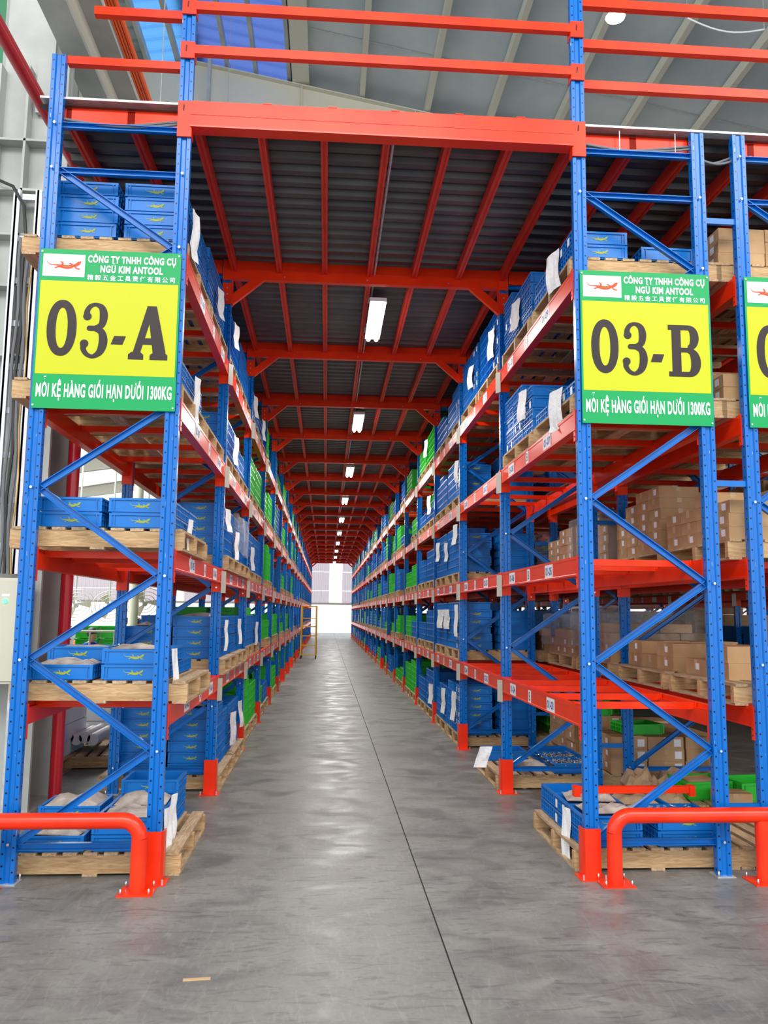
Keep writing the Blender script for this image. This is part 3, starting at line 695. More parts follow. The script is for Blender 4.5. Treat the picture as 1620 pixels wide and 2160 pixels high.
fill_crates('A', 2, 2, 0, 'blue', 5); fill_crates('A', 2, 2, 1, 'blue', 5); fill_crates('A', 2, 3, 0, 'green', 5); fill_crates('A', 2, 3, 1, 'green', 5)
fill_crates('A', 2, 4, 0, 'blue', 4); fill_crates('A', 2, 4, 1, 'blue', 4)
# ---- right rack, as photographed
fill_crates('B', 0, 0, 0, 'blue', [[2, 2], [2, 1], [2, 1]])
fill_crates('B', 1, 0, 0, 'blue', [[0, 1], [0, 1], [1, 1]])
fill_crates('B', 0, 3, 0, 'blue', [[1, 0], [1, 1], [1, 1]]); fill_crates('B', 0, 3, 1, 'blue', [[4, 5], [5, 5], [5, 5]])
fill_crates('B', 0, 4, 0, 'blue', [[2, 1], [2, 1], [2, 2]]); fill_crates('B', 0, 4, 1, 'blue', [[4, 4], [4, 4], [5, 5]])
fill_crates('B', 1, 4, 0, 'blue', 6); fill_crates('B', 1, 4, 1, 'blue', 6)
for l in (0, 1, 2, 3): fill_crates('B', 2, l, 0, 'blue', 6 if l != 3 else 5); fill_crates('B', 2, l, 1, 'blue', 6 if l in (1, 2) else 5)
fill_crates('B', 2, 4, 0, 'blue', 5); fill_crates('B', 2, 4, 1, 'blue', 4)
for l in (0, 1, 2): fill_crates('B', 3, l, 0, 'blue', [6, 5, 5][l]); fill_crates('B', 3, l, 1, 'blue', [4, 3, 4][l])
fill_crates('B', 3, 3, 0, 'blue', 4, ('green', 1)); fill_crates('B', 3, 3, 1, 'blue', 2)
fill_crates('B', 3, 4, 0, 'green', 6); fill_crates('B', 3, 4, 1, 'green', 5)
rn = random.Random(11)
for rk, b0 in (('A', 3), ('B', 4)):
    for bay in range(b0, NB):
        for l in range(5):
            for s_ in (0, 1):
                if rn.random() < .2: continue
                pg = .75 if (rk == 'A' and bay < 8) or (rk == 'B' and 4 <= bay < 7) else .35
                fill_crates(rk, bay, l, s_, 'green' if rn.random() < pg else 'blue', rn.choice([2, 3, 4, 4, 5, 6]))
# ---- carton rack behind
fill_cartons('C', 0, 0, 0, [[0, 0, 0], [0, 0, 0], [0, 0, 0], [0, 0, 0]])
fill_cartons('C', 0, 1, 0, [[0, 2], [2, 4], [1, 2]], (.40, .33, .115), 2, 3); fill_cartons('C', 0, 1, 1, [[2, 1], [1, 1], [2, 2]], (.44, .33, .11), 2, 3)
fill_cartons('C', 0, 2, 0, [[3, 4, 4], [4, 4, 4], [3, 4, 4], [3, 3, 3]]); fill_cartons('C', 0, 2, 1, [[6, 3, 3], [6, 6, 4], [5, 6, 5], [4, 5, 5]])
fill_cartons('C', 0, 3, 0, [[2, 3, 3], [3, 3, 3], [3, 3, 3], [2, 2, 2]]); fill_cartons('C', 0, 3, 1, 3); fill_cartons('C', 0, 4, 0, 3); fill_cartons('C', 0, 4, 1, 0 or 2)
put_pallet('C', 0, 0, 1)
fill_cartons('C', 1, 0, 0, [[3, 3, 3], [3, 3, 3], [4, 3, 3]], (.35, .33, .112), 3, 3); fill_cartons('C', 1, 0, 1, [[3, 3, 3], [3, 2, 2], [3, 3, 1]], (.35, .33, .112), 3, 3)
fill_cartons('C', 1, 1, 0, [[3, 3, 3], [3, 3, 3], [4, 4, 4], [4, 4, 4]]); fill_cartons('C', 1, 1, 1, [[3, 3, 3], [3, 4, 3], [3, 3, 3], [2, 2, 2]]); fill_cartons('C', 1, 2, 0, 5); fill_cartons('C', 1, 2, 1, 5)
fill_cartons('C', 1, 3, 0, 4); put_pallet('C', 1, 3, 1); fill_cartons('C', 1, 4, 0, 4)
for bay in range(2, 10):
    for l in range(5):
        for s_ in (0, 1):
            q = rn.random()
            if q < .15: continue
            if q < .75: fill_cartons('C', bay, l, s_, rn.choice([3, 4, 5]))
            else: fill_crates('C', bay, l, s_, rn.choice(['green', 'blue']), rn.choice([3, 4, 5]))
for rk in ('D', 'E'):
    for bay in range(1, 13):
        for l in (0, 1, 2, 3):
            for s_ in (0, 1):
                q = rn.random()
                if q < .12: continue
                if q < .5: fill_cartons(rk, bay, l, s_, rn.choice([3, 4, 5]), (.52, .34, .12), 2, 3)
                else: fill_crates(rk, bay, l, s_, rn.choice(['green', 'blue', 'green']), rn.choice([3, 4, 5]))
# pallets: nearest individually with boards, then whole, rest as stuff
def pal_score(p):
    rk, bay, lev, slot, x, y, z, r = p
    return 1 / (y + 5.3) * (1 if rk in 'AB' else .6 if rk == 'C' else .25)
PAL.sort(key=pal_score, reverse=True)
pst = MB()
for i, (rk, bay, lev, slot, x, y, z, r) in enumerate(PAL):
    lab = 'wooden pallet in the %s slot, %s, %s bay of the %s' % (['near', 'far'][slot], LVN[lev], ORD[bay], RN[rk])
    if i < 46:
        t = thing('wooden_pallet', lab, 'pallet', (x, y, z), (0, 0, r), 'wooden pallets in the racks')
        for k in range(len(PP)): obj(PP[k][0], piece(k), t)
    elif i < 298: obj('wooden_pallet', cached('wp', whole_pallet), None, (x, y, z), (0, 0, r), lab, 'pallet', 'wooden pallets in the racks')
    else:
        for n, bs, k in PP[:3] + PP[3:12:2]:
            for q in bs: pst.box(x + q[0], x + q[1], y + q[2], y + q[3], z + q[4], z + q[5], k)
obj('distant_pallets', pst, None, label='many small wooden pallets deep in the far rack bays', cat='pallets', kind='stuff')
# goods
byk = {}
for g in GOODS: byk.setdefault(g[1], []).append(g)
SINGLE = 296
TAGP = {(1, 4): .75, (2, 4): .6, (2, 1): .7, (2, 0): .75, (3, 4): .4}
CR = sorted([g for g in GOODS if g[1] != 'carton' and g[0] > 0], key=lambda g: -g[0])[:290]
PICK = set(id(g) for g in CR)
for kind, L in byk.items():
    L.sort(key=lambda g: -g[0]); st = MB()
    for i, (sc, kd, loc, r, lab, dims, rk, bay) in enumerate(L):
        if (kind == 'carton' and i < SINGLE and sc > 0) or id(L[i]) in PICK:
            if kd == 'carton':
                o = obj('carton', carton_mesh(*dims), None, loc, (0, 0, r), lab, 'box', 'cartons stacked on pallets')
                if rk == 'C' and bay == 1 and loc[2] < .6 and sc > .06: obj('shipping_label', cached('slabf', lambda: one(lambda b: b.box(-.034, .034, -.0008, 0, -.034, .034, 'label')).mesh('shipping_label')), o, (dims[0] / 2 - .06, -dims[1] / 2 - .0002, dims[2] * .5))
                if sc > .08:
                    for q in ((-1,) if random.random() < .75 else ()):
                        obj('shipping_label', cached('slab', box_label), o, (-dims[0] / 2 - .0003, -.03 + random.uniform(-.01, .01), dims[2] * .55))
            else:
                col = kd.split('_')[1]
                o = obj('crate', blk_crate(kd), None, loc, (0, 0, r), lab, 'crate', '%s plastic crates stacked on pallets' % col)
                if rk == 'B' and col == 'blue' and loc[0] < 3.9 and random.random() < TAGP.get((bay, int(loc[2])), .12):
                    for q in (-.09, .09): obj('tag', cached('ctag', lambda: one(lambda b: b.box(-.001, .001, -.022, .022, -.028, .028, 'label')).mesh('tag')), o, (-dims[0] / 2 - .001, q, .045))
                if sc > .05: obj('lizard_print', crate_print('yellow_print' if col == 'blue' else 'dark_print'), o, (0, -dims[1] / 2 + .0062, .052))
        else:
            x, y, z = loc; W, D, H = dims[0] / 2, dims[1] / 2, dims[2]
            if kd == 'carton': st.box(x - W, x + W, y - D, y + D, z, z + H - .003, kd)
            else:
                if sc > 0:
                    st.box(x - W + .008, x + W - .008, y - D + .008, y + D - .008, z, z + .01, kd)
                    for (a, c, d_, e_) in ((-W, W, -D, -D + .012), (-W, W, D - .012, D), (-W, -W + .012, -D + .012, D - .012), (W - .012, W, -D + .012, D - .012)): st.box(x + max(a, -W + .02) , x + min(max(c, -W + .026), W - .02), y + d_ + .004, y + e_, z + .01, z + H - .014, kd); st.box(x + a, x + c, y + d_, y + e_, z + H - .014, z + H, kd)
                else:
                    st.box(x - W + .02, x + W - .02, y - D + .008, y + D - .008, z, z + H - .014, kd)
                    st.box(x - W, x + W, y - D, y + D, z + H - .014, z + H, kd)
                if rk in 'AB' and sc > .03:
                    s = 1 if rk == 'A' else -1
                    for u in (-.16, -.08, 0, .08, .16): st.box(min(x + s * (W - .02), x + s * W), max(x + s * (W - .02), x + s * W), y + u - .005, y + u + .005, z, z + H - .014, kd)
    if st.v:
        nm = {'crate_blue': ('distant_blue_crates', 'stacked blue crates deeper in the racks'), 'crate_green': ('distant_green_crates', 'stacked green crates deeper in the racks'), 'carton': ('distant_cartons', 'stacked brown cartons deeper in the right racks')}[kind]
        obj(nm[0], st, None, label=nm[1], cat='crates' if 'crate' in kind else 'boxes', kind='stuff')
# ------------------------------------------------------------------ signs
def sign(x, letter, lab):
    t = thing('rack_sign', lab, 'sign', (x, -.05, 2.89), group='row signs on the rack ends')
    W, H = .90, 1.06
    b = MB(); b.box(0, W, 0, .004, 0, H, 'sgreen'); obj('board', b, t)
    obj('yellow_panel', one(lambda b: b.box(.012, W - .012, -.0012, 0, .225, H - .215, 'syellow')), t)
    obj('logo_panel', one(lambda b: b.box(.02, .285, -.0012, 0, H - .185, H - .035, 'swhite')), t)
    obj('lizard_logo', one(lambda b: lizard(b, .155, H - .105, .225, 'sorange', -.0022, 8, 'sgreen')), t)
    obj('lettering', text_fit('CÔNG TY TNHH CÔNG CỤ', .064, 'swhite', .0026, .565, 1.1), t, (.585, -.0022, H - .082))
    obj('lettering', text_fit('NGŨ KIM ANTOOL', .064, 'swhite', .0026, .40, 1.1), t, (.585, -.0022, H - .148))
    obj('lettering', text_fit('精毅五金工具责任有限公司', .04, 'swhite', .0004, .56, 1.4), t, (.585, -.0022, H - .2))
    obj('lettering', text_fit('MỖI KỆ HÀNG GIỚI HẠN DƯỚI 1300KG', .118, 'swhite', .0038, .85, 1.1), t, (W / 2, -.0022, .078))
    y = -.0024; Z0 = .335; HH = .37
    def zero(b):
        cx, cz, n = .162, Z0 + HH / 2 + .01, 40; a, c, ai, ci = .094, .187, .037, .134
        o_ = []; i_ = []
        for i in range(n):
            th = 2 * math.pi * i / n; e = .92
            f = lambda v: math.copysign(abs(v) ** e, v)
            o_.append((cx + a * f(math.cos(th)), y, cz + c * f(math.sin(th)))); i_.append((cx + ai * f(math.cos(th)), y, cz + ci * f(math.sin(th))))
        b.add(o_ + i_, [(i, (i + 1) % n, n + (i + 1) % n, n + i) for i in range(n)], 'sblack')
    obj('numeral', one(zero), t)
    def three(b):
        def Q(P): q = spline(P, 8); stroke(b, [(p[0], p[1]) for p in q], [p[2] for p in q], 'sblack', y, True, (.275, Z0), 1)
        Q([(.045, .275, .044), (.042, .31, .036), (.062, .345, .03), (.098, .357, .026), (.135, .335, .042), (.148, .285, .052), (.138, .225, .044), (.10, .2, .036), (.062, .198, .036)])
        Q([(.062, .198, .036), (.10, .196, .036), (.14, .172, .046), (.152, .11, .056), (.135, .045, .046), (.092, .012, .028), (.052, .025, .03), (.03, .06, .036), (.034, .095, .044)])
        disc(b, .275 + .045, Z0 + .277, .027, 'sblack', y - .0014); disc(b, .275 + .034, Z0 + .095, .027, 'sblack', y - .0014)
    obj('numeral', one(three), t)
    obj('hyphen', one(lambda b: b.add([(.475, y, Z0 + .095), (.55, y, Z0 + .095), (.57, y, Z0 + .152), (.495, y, Z0 + .152)], [(0, 1, 2, 3)], 'sblack')), t)
    def lA(b):
        K = [0]
        P = lambda *p: K.__setitem__(0, K[0] + 1) or b.add([(.588 + a * .25, y - .0002 * K[0], Z0 + c * HH * .97) for a, c in p], [tuple(range(len(p)))], 'sblack')
        P((0, 0), (.39, 0), (.39, .09), (.31, .14), (.08, .14), (0, .09)); P((.55, 0), (1, 0), (1, .09), (.93, .14), (.64, .14), (.55, .09))
        P((.12, .14), (.31, .14), (.56, .80), (.44, 1)); P((.44, 1), (.68, 1), (.95, .14), (.62, .14)); P((.36, .28), (.7, .28), (.68, .40), (.38, .40)); P((.46, 1), (.55, .80), (.6, .9), (.62, 1))
    def lB(b):
        K = [0]
        q = lambda x0, x1, z0, z1: K.__setitem__(0, K[0] + 1) or b.add([(.6 + x0, y - .0002 * K[0], Z0 + z0), (.6 + x1, y - .0002 * K[0], Z0 + z0), (.6 + x1, y - .0002 * K[0], Z0 + z1), (.6 + x0, y - .0002 * K[0], Z0 + z1)], [(0, 1, 2, 3)], 'sblack')
        q(.024, .088, 0, .36); q(0, .14, 0, .035); q(0, .14, .325, .36); q(.08, .14, .17, .202)
        def bowl(cz, ro, ri, wo, wi):
            n = 16; o_ = []; i_ = []
            for i in range(n + 1):
                th = -math.pi / 2 + math.pi * i / n
                o_.append((.6 + .135 + wo * math.cos(th) ** .8, y - .0012 - ro * .001, Z0 + cz + ro * math.sin(th))); i_.append((.6 + .135 + wi * math.cos(th) ** .8, y - .0012 - ro * .001, Z0 + cz + ri * math.sin(th)))
            b.add(o_ + i_, [(i, i + 1, n + 2 + i, n + 1 + i) for i in range(n)], 'sblack')
        bowl(.1, .1, .065, .088, .02); bowl(.273, .087, .054, .078, .018)
    obj('row_letter', one(lA if letter == 'A' else lB), t)
    for sx in (.012, W - .014):
        for sz in (.02, H - .02): obj('screw', one(lambda b: b.tube([(sx, -.001, sz), (sx, -.005, sz)], .006, 'bolt', 6)), t)
sign(-.03, 'A', 'green and yellow sign reading 03-A on the left rack end')
sign(3.535, 'B', 'green and yellow sign reading 03-B on the right rack end')
sign(4.685, 'A', 'green and yellow sign cut off at the right photo edge')
# ------------------------------------------------------------------ pipe barriers
def barrier(x0, x1, y, lab, legs):
    t = thing('pipe_barrier', lab, 'barrier', (0, y, 0)); r = .046; zt = .40; R0 = .1
    def elbow(x, s): return [(x, 0, zt - R0)] + [(x + s * R0 * (1 - math.cos(a)), 0, zt - R0 + R0 * math.sin(a)) for a in [math.pi / 2 * k / 8 for k in range(1, 9)]]
    sg = 1 if x1 > x0 else -1
    pts = elbow(x0, sg) + elbow(x1, -sg)[::-1]
    obj('top_rail', one(lambda b: b.tube(pts, r, 'guard', 18)), t)
    for x in legs:
        top = zt - R0 if x in (x0, x1) else zt - .03
        obj('leg', one(lambda b: b.tube([(x, 0, .008), (x, 0, top)], r, 'guard', 18)), t)
        def bp(b):
            b.box(x - .1, x + .1, -.09, .09, 0, .008, 'guard')
            for sx in (-.08, .08):
                for sy in (-.07, .07): b.tube([(x + sx, sy, .008), (x + sx, sy, .04)], .006, 'bolt', 6)
        obj('base_plate', one(bp), t)
barrier(.80, -.10, -.19, 'glossy red pipe barrier in front of the left rack', (.80, -.10))
barrier(3.655, 5.9, -.14, 'glossy red pipe barrier in front of the right racks', (3.655, 4.60, 5.9))
# ------------------------------------------------------------------ loose things on the racks
def paper(x, y, z, w, h, nx, lab, curl=.02, tilt=0, grp='white paper lists hanging on the crates', col='paper'):
    """nx: facing 'px','nx','ny'"""
    def mk():
        b = MB(); n, m = 4, 7; vs = []
        ph = random.uniform(0, 6)
        for j in range(m + 1):
            for i in range(n + 1):
                u = (i / n - .5) * w; v = -j / m * h; d = curl * math.sin(ph + j * .5) * (j / m) + .006 * math.sin(i * 1.5 + j * .7 + ph) + .004
                vs.append((u + tilt * v, -abs(d), v))
        fs = [(j * (n + 1) + i, j * (n + 1) + i + 1, (j + 1) * (n + 1) + i + 1, (j + 1) * (n + 1) + i) for j in range(m) for i in range(n)]
        b.add(vs, fs, col); return b
    rot = {'px': math.pi / 2 - .2, 'nx': -math.pi / 2 + .2, 'ny': 0}[nx]; x += {'px': w * .1, 'nx': -w * .1, 'ny': 0}[nx]
    return obj('paper_sheet', mk(), None, (x, y, z), (0, 0, rot), lab, 'paper', grp)
def bag(x, y, z, w, d, h, lab, k='bag', seed=0, name='paper_bag', cat='bag'):
    rr = random.Random(seed); b = MB(); n, m = 6, 5; vs = []
    for j in range(m + 1):
        for i in range(n + 1):
            u, v = i / n - .5, j / m - .5; e = (1 - (2 * abs(u)) ** 4) * (1 - (2 * abs(v)) ** 4)
            vs.append((u * w, v * d, .004 + h * .75 * e * (.2 + .8 * rr.random())))
    top = [(j * (n + 1) + i, j * (n + 1) + i + 1, (j + 1) * (n + 1) + i + 1, (j + 1) * (n + 1) + i) for j in range(m) for i in range(n)]
    b.add(vs, top, k); b.add([(-w / 2, -d / 2, 0), (w / 2, -d / 2, 0), (w / 2, d / 2, 0), (-w / 2, d / 2, 0)], [(0, 3, 2, 1)], k)
    return obj(name, b, None, (x, y, z), (0, 0, rr.uniform(-.2, .2)), lab, cat)
P0 = PH
bag(.20, .30, P0 + .09, .36, .28, .07, 'crumpled grey paper bag in the low left crate, floor level', seed=1)
bag(.20, .64, P0 + .185, .34, .28, .09, 'pale paper bag filling the second left crate on the floor pallet', seed=2)
bag(.64, .30, P0 + .19, .32, .28, .06, 'grey paper in the crate beside the red post guard', seed=3)
bag(.64, .64, P0 + .19, .34, .28, .09, 'brown paper bag in the middle right crate, floor pallet', seed=4)
bag(.2, .32, 1.04 + P0 + .088, .34, .28, .06, 'dark grey parts bag in the single crate, first shelf left', seed=5)
bag(.2, .64, 1.04 + P0 + .18, .34, .28, .03, 'white paper flap over the rear left crate, first shelf', 'bag', 6)
bag(.64, .32, 1.04 + P0 + .192, .34, .28, .05, 'grey bag showing above the stacked crates, first shelf', seed=7)
bag(.2, .35, 2.01 + P0 + .192, .34, .3, .03, 'grey sheet on the left crate stack, second shelf', seed=8)
bag(.2, 2.8, 1.04 + P0 + .3, .3, .28, .06, 'brown paper in the dark crate, second bay first shelf', seed=9)
bag(.64, 2.85, 1.04 + P0 + .39, .34, .3, .05, 'white paper on top of four crates, second bay', seed=10)
bag(.55, 2.9, P0 + .59, .5, .3, .06, 'tan roll on the tall crate stack behind the first brace', 'kraft', 11)
bag(3.76, .33, P0 + .192, .34, .28, .05, 'crumpled brown bag in the aisle corner crate, right rack', seed=12)
bag(3.76, .68, P0 + .192, .34, .28, .06, 'pale paper bag in the middle crate at the right aisle edge', seed=13)
bag(4.2, .68, P0 + .095, .34, .28, .05, 'clear bag of parts behind the blue diagonal brace', seed=14)
bag(4.2, 1.0, P0 + .095, .34, .28, .06, 'brown bag on the rear crate of the right floor pallet', 'kraft', 15)
bag(3.95, 3.0, PH + .0, .3, .5, .05, 'clear plastic bag lying on the half empty pallet', 'bag', 16)
for i, (x, y, h) in enumerate(((4.68, 2.1, .24), (4.72, 1.75, .2), (4.98, 2.08, .2), (4.66, 1.42, .14))):
    bag(x, y, PH, .3, .3, h, ['tall kraft bag nearest the carton stacks', 'crumpled kraft bag in the middle of the floor pallet', 'kraft bag behind the open green crate', 'low kraft bag at the front of the floor pallet'][i], 'kraft', 20 + i)
def parts_pile(x, y, z, w, d, lab, n=150):
    b = MB(); rr = random.Random(int(x * 100)); 
    for i in range(n):
        a = rr.uniform(0, 6.3); c = Vector((rr.uniform(-w / 2, w / 2), rr.uniform(-d / 2, d / 2), rr.uniform(0, .02))); e = c + Vector((math.cos(a) * .022, math.sin(a) * .022, rr.uniform(-.006, .012)))
        b.bar(c, e, .008, .006, 'chrome', (0, 0, 1))
    b.box(-w / 2, w / 2, -d / 2, d / 2, -.01, .0, 'rubber')
    return obj('metal_parts', b, None, (x, y, z), (0, 0, 0), lab, 'metal parts', kind='stuff')
parts_pile(4.2, .30, PH + .17, .35, .29, 'small shiny metal parts filling the crate behind the barrier')
parts_pile(4.2, 2.70, PH + .07, .35, .29, 'shiny metal parts in the near crate, second bay floor pallet', 120)
parts_pile(4.2, 3.05, PH + .07, .35, .29, 'shiny metal parts in the middle crate, second bay floor pallet', 120)
lc = thing('loose_crossbar', 'loose orange red crossbar lying across the blue crates, right rack', 'crossbar', (3.98, .38, PH + .285), (0, 0, 0))
obj('bar', one(lambda b: b.box(-.4, .4, -.02, .02, 0, .045, 'red')), lc)
for s in (-1, 1): obj('hook', one(lambda b: b.box(s * .4 - .02, s * .4 + .02, -.03, .03, -.02, .05, 'red')), lc)
PA = .02
PL = [('A', .868, .24, PH + .24, .12, .42), ('A', .868, .42, PH + .28, .11, .30), ('A', .872, .22, 1.04 + PH + .2, .10, .36), ('A', .872, .62, 2.01 + PH + .12, .09, .34), ('A', .872, 2.75, 2.01 + PH + .46, .16, .22), ('A', .872, 3.6, 2.01 + PH + .32, .14, .3),
      ('A', .872, 2.95, 1.04 + PH + .36, .1, .3), ('A', .872, 4.2, 1.04 + PH + .36, .12, .28), ('A', .872, 3.75, PH + .42, .2, .34), ('A', .872, 4.5, PH + .46, .14, .3), ('A', .872, .3, 3.975 + PH + .3, .14, .36), ('A', .872, 2.9, 3.975 + PH + .42, .16, .26), ('A', .872, 1.7, 3.975 + PH + .3, .16, .26),
      ('A', .872, .7, 2.99 + PH + .2, .12, .34), ('A', .872, 3.2, 2.99 + PH + .3, .16, .3), ('A', .872, 5.3, 3.975 + PH + .3, .18, .28), ('A', .872, 5.4, 2.01 + PH + .3, .16, .3), ('A', .872, 6.6, 3.975 + PH + .3, .16, .3), ('A', .872, 6.5, 1.04 + PH + .3, .13, .32),
      ('B', 3.527, .40, PH + .19, .12, .36), ('B', 3.527, 1.5, 2.99 + PH + .4, .16, .26), ('B', 3.527, .45, 2.99 + PH + .12, .2, .3), ('B', 3.527, .5, 3.975 + PH + .2, .2, .3), ('B', 3.527, 1.7, 3.975 + PH + .3, .18, .26), ('B', 3.527, 2.8, 3.975 + PH + .42, .16, .3), ('B', 3.527, 4.0, 3.975 + PH + .4, .16, .26),
      ('B', 3.527, 5.1, 1.04 + PH + .56, .13, .4), ('B', 3.527, 5.9, 1.04 + PH + .5, .24, .26), ('B', 3.527, 6.5, 1.04 + PH + .5, .24, .26), ('B', 3.527, 5.2, 2.01 + PH + .62, .16, .26), ('B', 3.527, 6.0, 2.01 + PH + .45, .14, .26), ('B', 3.527, 6.8, 2.01 + PH + .52, .16, .28),
      ('B', 3.527, 5.3, PH + .5, .16, .36), ('B', 3.527, 6.2, PH + .46, .16, .34), ('B', 3.527, 7.6, PH + .4, .2, .3), ('B', 3.527, 7.9, 2.99 + PH + .4, .18, .3), ('B', 3.527, 8.4, 3.975 + PH + .45, .18, .3), ('B', 3.527, 5.1, 2.99 + PH + .46, .14, .28)]
USED = set()
for i, (rk, x, y, z, w_, h_) in enumerate(PL):
    bay = int(y / BAY); lev = max(l for l in range(5) if HZ[l] <= z); pos = ['near edge', 'middle', 'far end'][min(2, int((y - bay * BAY) / BAY * 3))]
    lab = 'white paper sheet hanging at the %s of the %s bay, %s, %s' % (pos, ORD[bay], LVN[lev], RN[rk])
    if lab in USED: lab = lab.replace('white paper sheet hanging', 'shorter paper hanging')
    USED.add(lab)
    paper(x, y, z, w_, h_, 'px' if rk == 'A' else 'nx', lab, tilt=random.uniform(-.12, .12))
paper(3.40, 2.62, PH + .24, .12, .19, 'ny', 'white paper leaning out from the half empty pallet into the aisle', tilt=.35)
bag(3.74, 3.35, PH + .0, .1, .1, .02, 'scrap of paper on the half empty pallet', seed=40)
# stretch film over carton loads
def film(rk, x0, x1, y0, y1, z0, z1, lab, seed):
    rr = random.Random(seed); b = MB(); n = 10; cx, cy = (x0 + x1) / 2, (y0 + y1) / 2
    per = []
    for i in range(n): per.append((x0 + (x1 - x0) * i / n, y0))
    for i in range(n): per.append((x1, y0 + (y1 - y0) * i / n))
    for i in range(n): per.append((x1 - (x1 - x0) * i / n, y1))
    for i in range(n): per.append((x0, y1 - (y1 - y0) * i / n))
    L = len(per); vs = []; Z = [z0, z0 + (z1 - z0) * .35, z0 + (z1 - z0) * .7, z1, z1 + .03]
    for k, z in enumerate(Z):
        for (x, y) in per:
            s = 1 if k < 4 else .7; vs.append((cx + (x - cx) * s + rr.uniform(-.012, .012), cy + (y - cy) * s + rr.uniform(-.012, .012), z + rr.uniform(-.015, .015)))
    fs = [(k * L + i, k * L + (i + 1) % L, (k + 1) * L + (i + 1) % L, (k + 1) * L + i) for k in range(4) for i in range(L)]; fs.append(tuple(range(4 * L, 5 * L)))
    b.add(vs, fs, 'film', True); return obj('stretch_film', b, None, (0, 0, 0), (0, 0, 0), lab, 'film')
def lvz(l): return HZ[l] + PH
film('C', 4.53, 5.68, BAY + .08, BAY + 1.2, lvz(1) + .12, lvz(1) + .5, 'crinkled clear film over cartons on the first shelf behind the brace', 1)
film('C', 4.53, 5.68, BAY + 1.24, BAY + 2.36, lvz(1) + .1, lvz(1) + .45, 'clear film over the far carton load, first shelf second bay', 2)
film('C', 4.53, 5.68, BAY + .08, BAY + 1.2, lvz(2) + .0, lvz(2) + .5, 'clear stretch film wrapping the brown load on the second shelf', 3)
film('C', 4.53, 5.68, 2 * BAY + .08, 2 * BAY + 1.2, lvz(2) + .0, lvz(2) + .5, 'clear film round cartons, third bay second shelf', 4)
film('A', .46, .90, 2 * BAY - 1.2, 2 * BAY - .1, lvz(2) + .12, lvz(2) + .52, 'clear film hanging on blue crates, left rack second shelf', 5)
# green crates on the floor under the carton rack
for i, (x, y, z, r) in enumerate(((5.0, 1.60, PH, .1), (5.42, 1.55, PH, .12), (4.95, 2.84, PH + .342, .12), (4.62, 3.36, PH + .455, .1))):
    o = obj('crate', blk_crate('crate_green'), None, (x, y, z), (0, 0, r), ['open green crate holding a folded carton on the floor pallet', 'open green crate with clear bags at right floor pallet', 'green crate sitting on cartons behind the right brace', 'green crate on top of cartons under the first shelf beam'][i], 'crate', 'loose green crates under the carton rack')
    if i < 2: o.scale = (1, 1, 1.5)
for i, (x, y, r) in enumerate(((5.0, 1.60, .3), (5.12, 1.3, -.1))):
    o = obj('open_carton', carton_mesh(.26, .2, .1), None, (x, y, PH + (.03 if i == 0 else .0)), (.25 * (i == 0), 0, r), ['brown folded carton tilted inside the green crate', 'brown carton lying in front of the green crates'][i], 'box')
# electrical cabinet and cable ladder on the left
ec = thing('electrical_cabinet', 'beige electrical cabinet with a green lamp beside the left rack', 'cabinet', (-.78, 1.35, 1.12))
obj('body', one(lambda b: b.box(-.36, .30, -.12, .15, -.06, .74, 'cabinet')), ec)
dr = obj('door', one(lambda b: b.box(-.34, .28, -.132, -.12, -.04, .72, 'cabinet')), ec)
gp = un(12, 1268, 'y', 1.218)
obj('indicator_lamp', one(lambda b: b.tube([(gp.x + .78, -.132, gp.z - 1.12), (gp.x + .78, -.145, gp.z - 1.12)], .016, 'glow_green', 12)), dr)
obj('name_plate', one(lambda b: b.box(gp.x + .75, gp.x + .81, -.134, -.132, gp.z - 1.085, gp.z - 1.065, 'label')), dr)
obj('louvre', one(lambda b: [b.box(.3, .302, -.06 , .1, .1 + i * .03, .115 + i * .03, 'grey') for i in range(8)]), ec)
obj('support_leg', one(lambda b: (b.box(-.33, -.28, -.02, .04, -1.12, -.06, 'galv'), b.box(.22, .27, -.02, .04, -1.12, -.06, 'galv'))), ec)
cl_ = thing('cable_ladder', 'white metal cable ladder rising beside the left rack', 'cable ladder', (0, 1.5, 0))
def atl(px_, py_): p = un(px_, py_, 'y', 1.5); return p
lt, lb_ = atl(38, 405), atl(0, 1120); rt, rb = atl(84, 405), atl(48, 1235)
xl, xr = lt.x, rt.x
for nm, x in (('side_rail', xl), ('side_rail', xr)): obj(nm, one(lambda b: (b.box(x - .015, x + .015, -.05, .05, 1.9, lt.z, 'silver'), b.box(x - .002, x + .04, -.05, -.045, 1.9, lt.z, 'silver'))), cl_)
for i in range(9): obj('rung', one(lambda b: b.box(xl, xr, -.015, .015, 2.1 + i * .37, 2.15 + i * .37, 'silver')), cl_)
for i in range(4):
    cb = thing('power_cable', ['grey power cable furthest left on the cable ladder', 'black power cable in the ladder bundle', 'second grey power cable from the rack post', 'thin yellow cable strapped to the ladder'][i], 'cable', (0, 1.44, 0), group='cables on the ladder')
    x = xl + .08 + .03 * i; pts = [(x + .012 * math.sin(k * 1.3 + i), 0, 1.9 + k * .2) for k in range(15)]
    ztop = pts[-1][2]
    if i == 1: pts += [(x - .03, 0, ztop + .28), (x - .13, 0, ztop + .45), (x - .3, 0, ztop + .52), (x - .7, 0, ztop + .5)]
    obj('sheath', one(lambda b: b.tube(pts, .014 if i < 3 else .005, ['cable', 'cable_black', 'cable', 'cable_yellow'][i], 8)), cb)
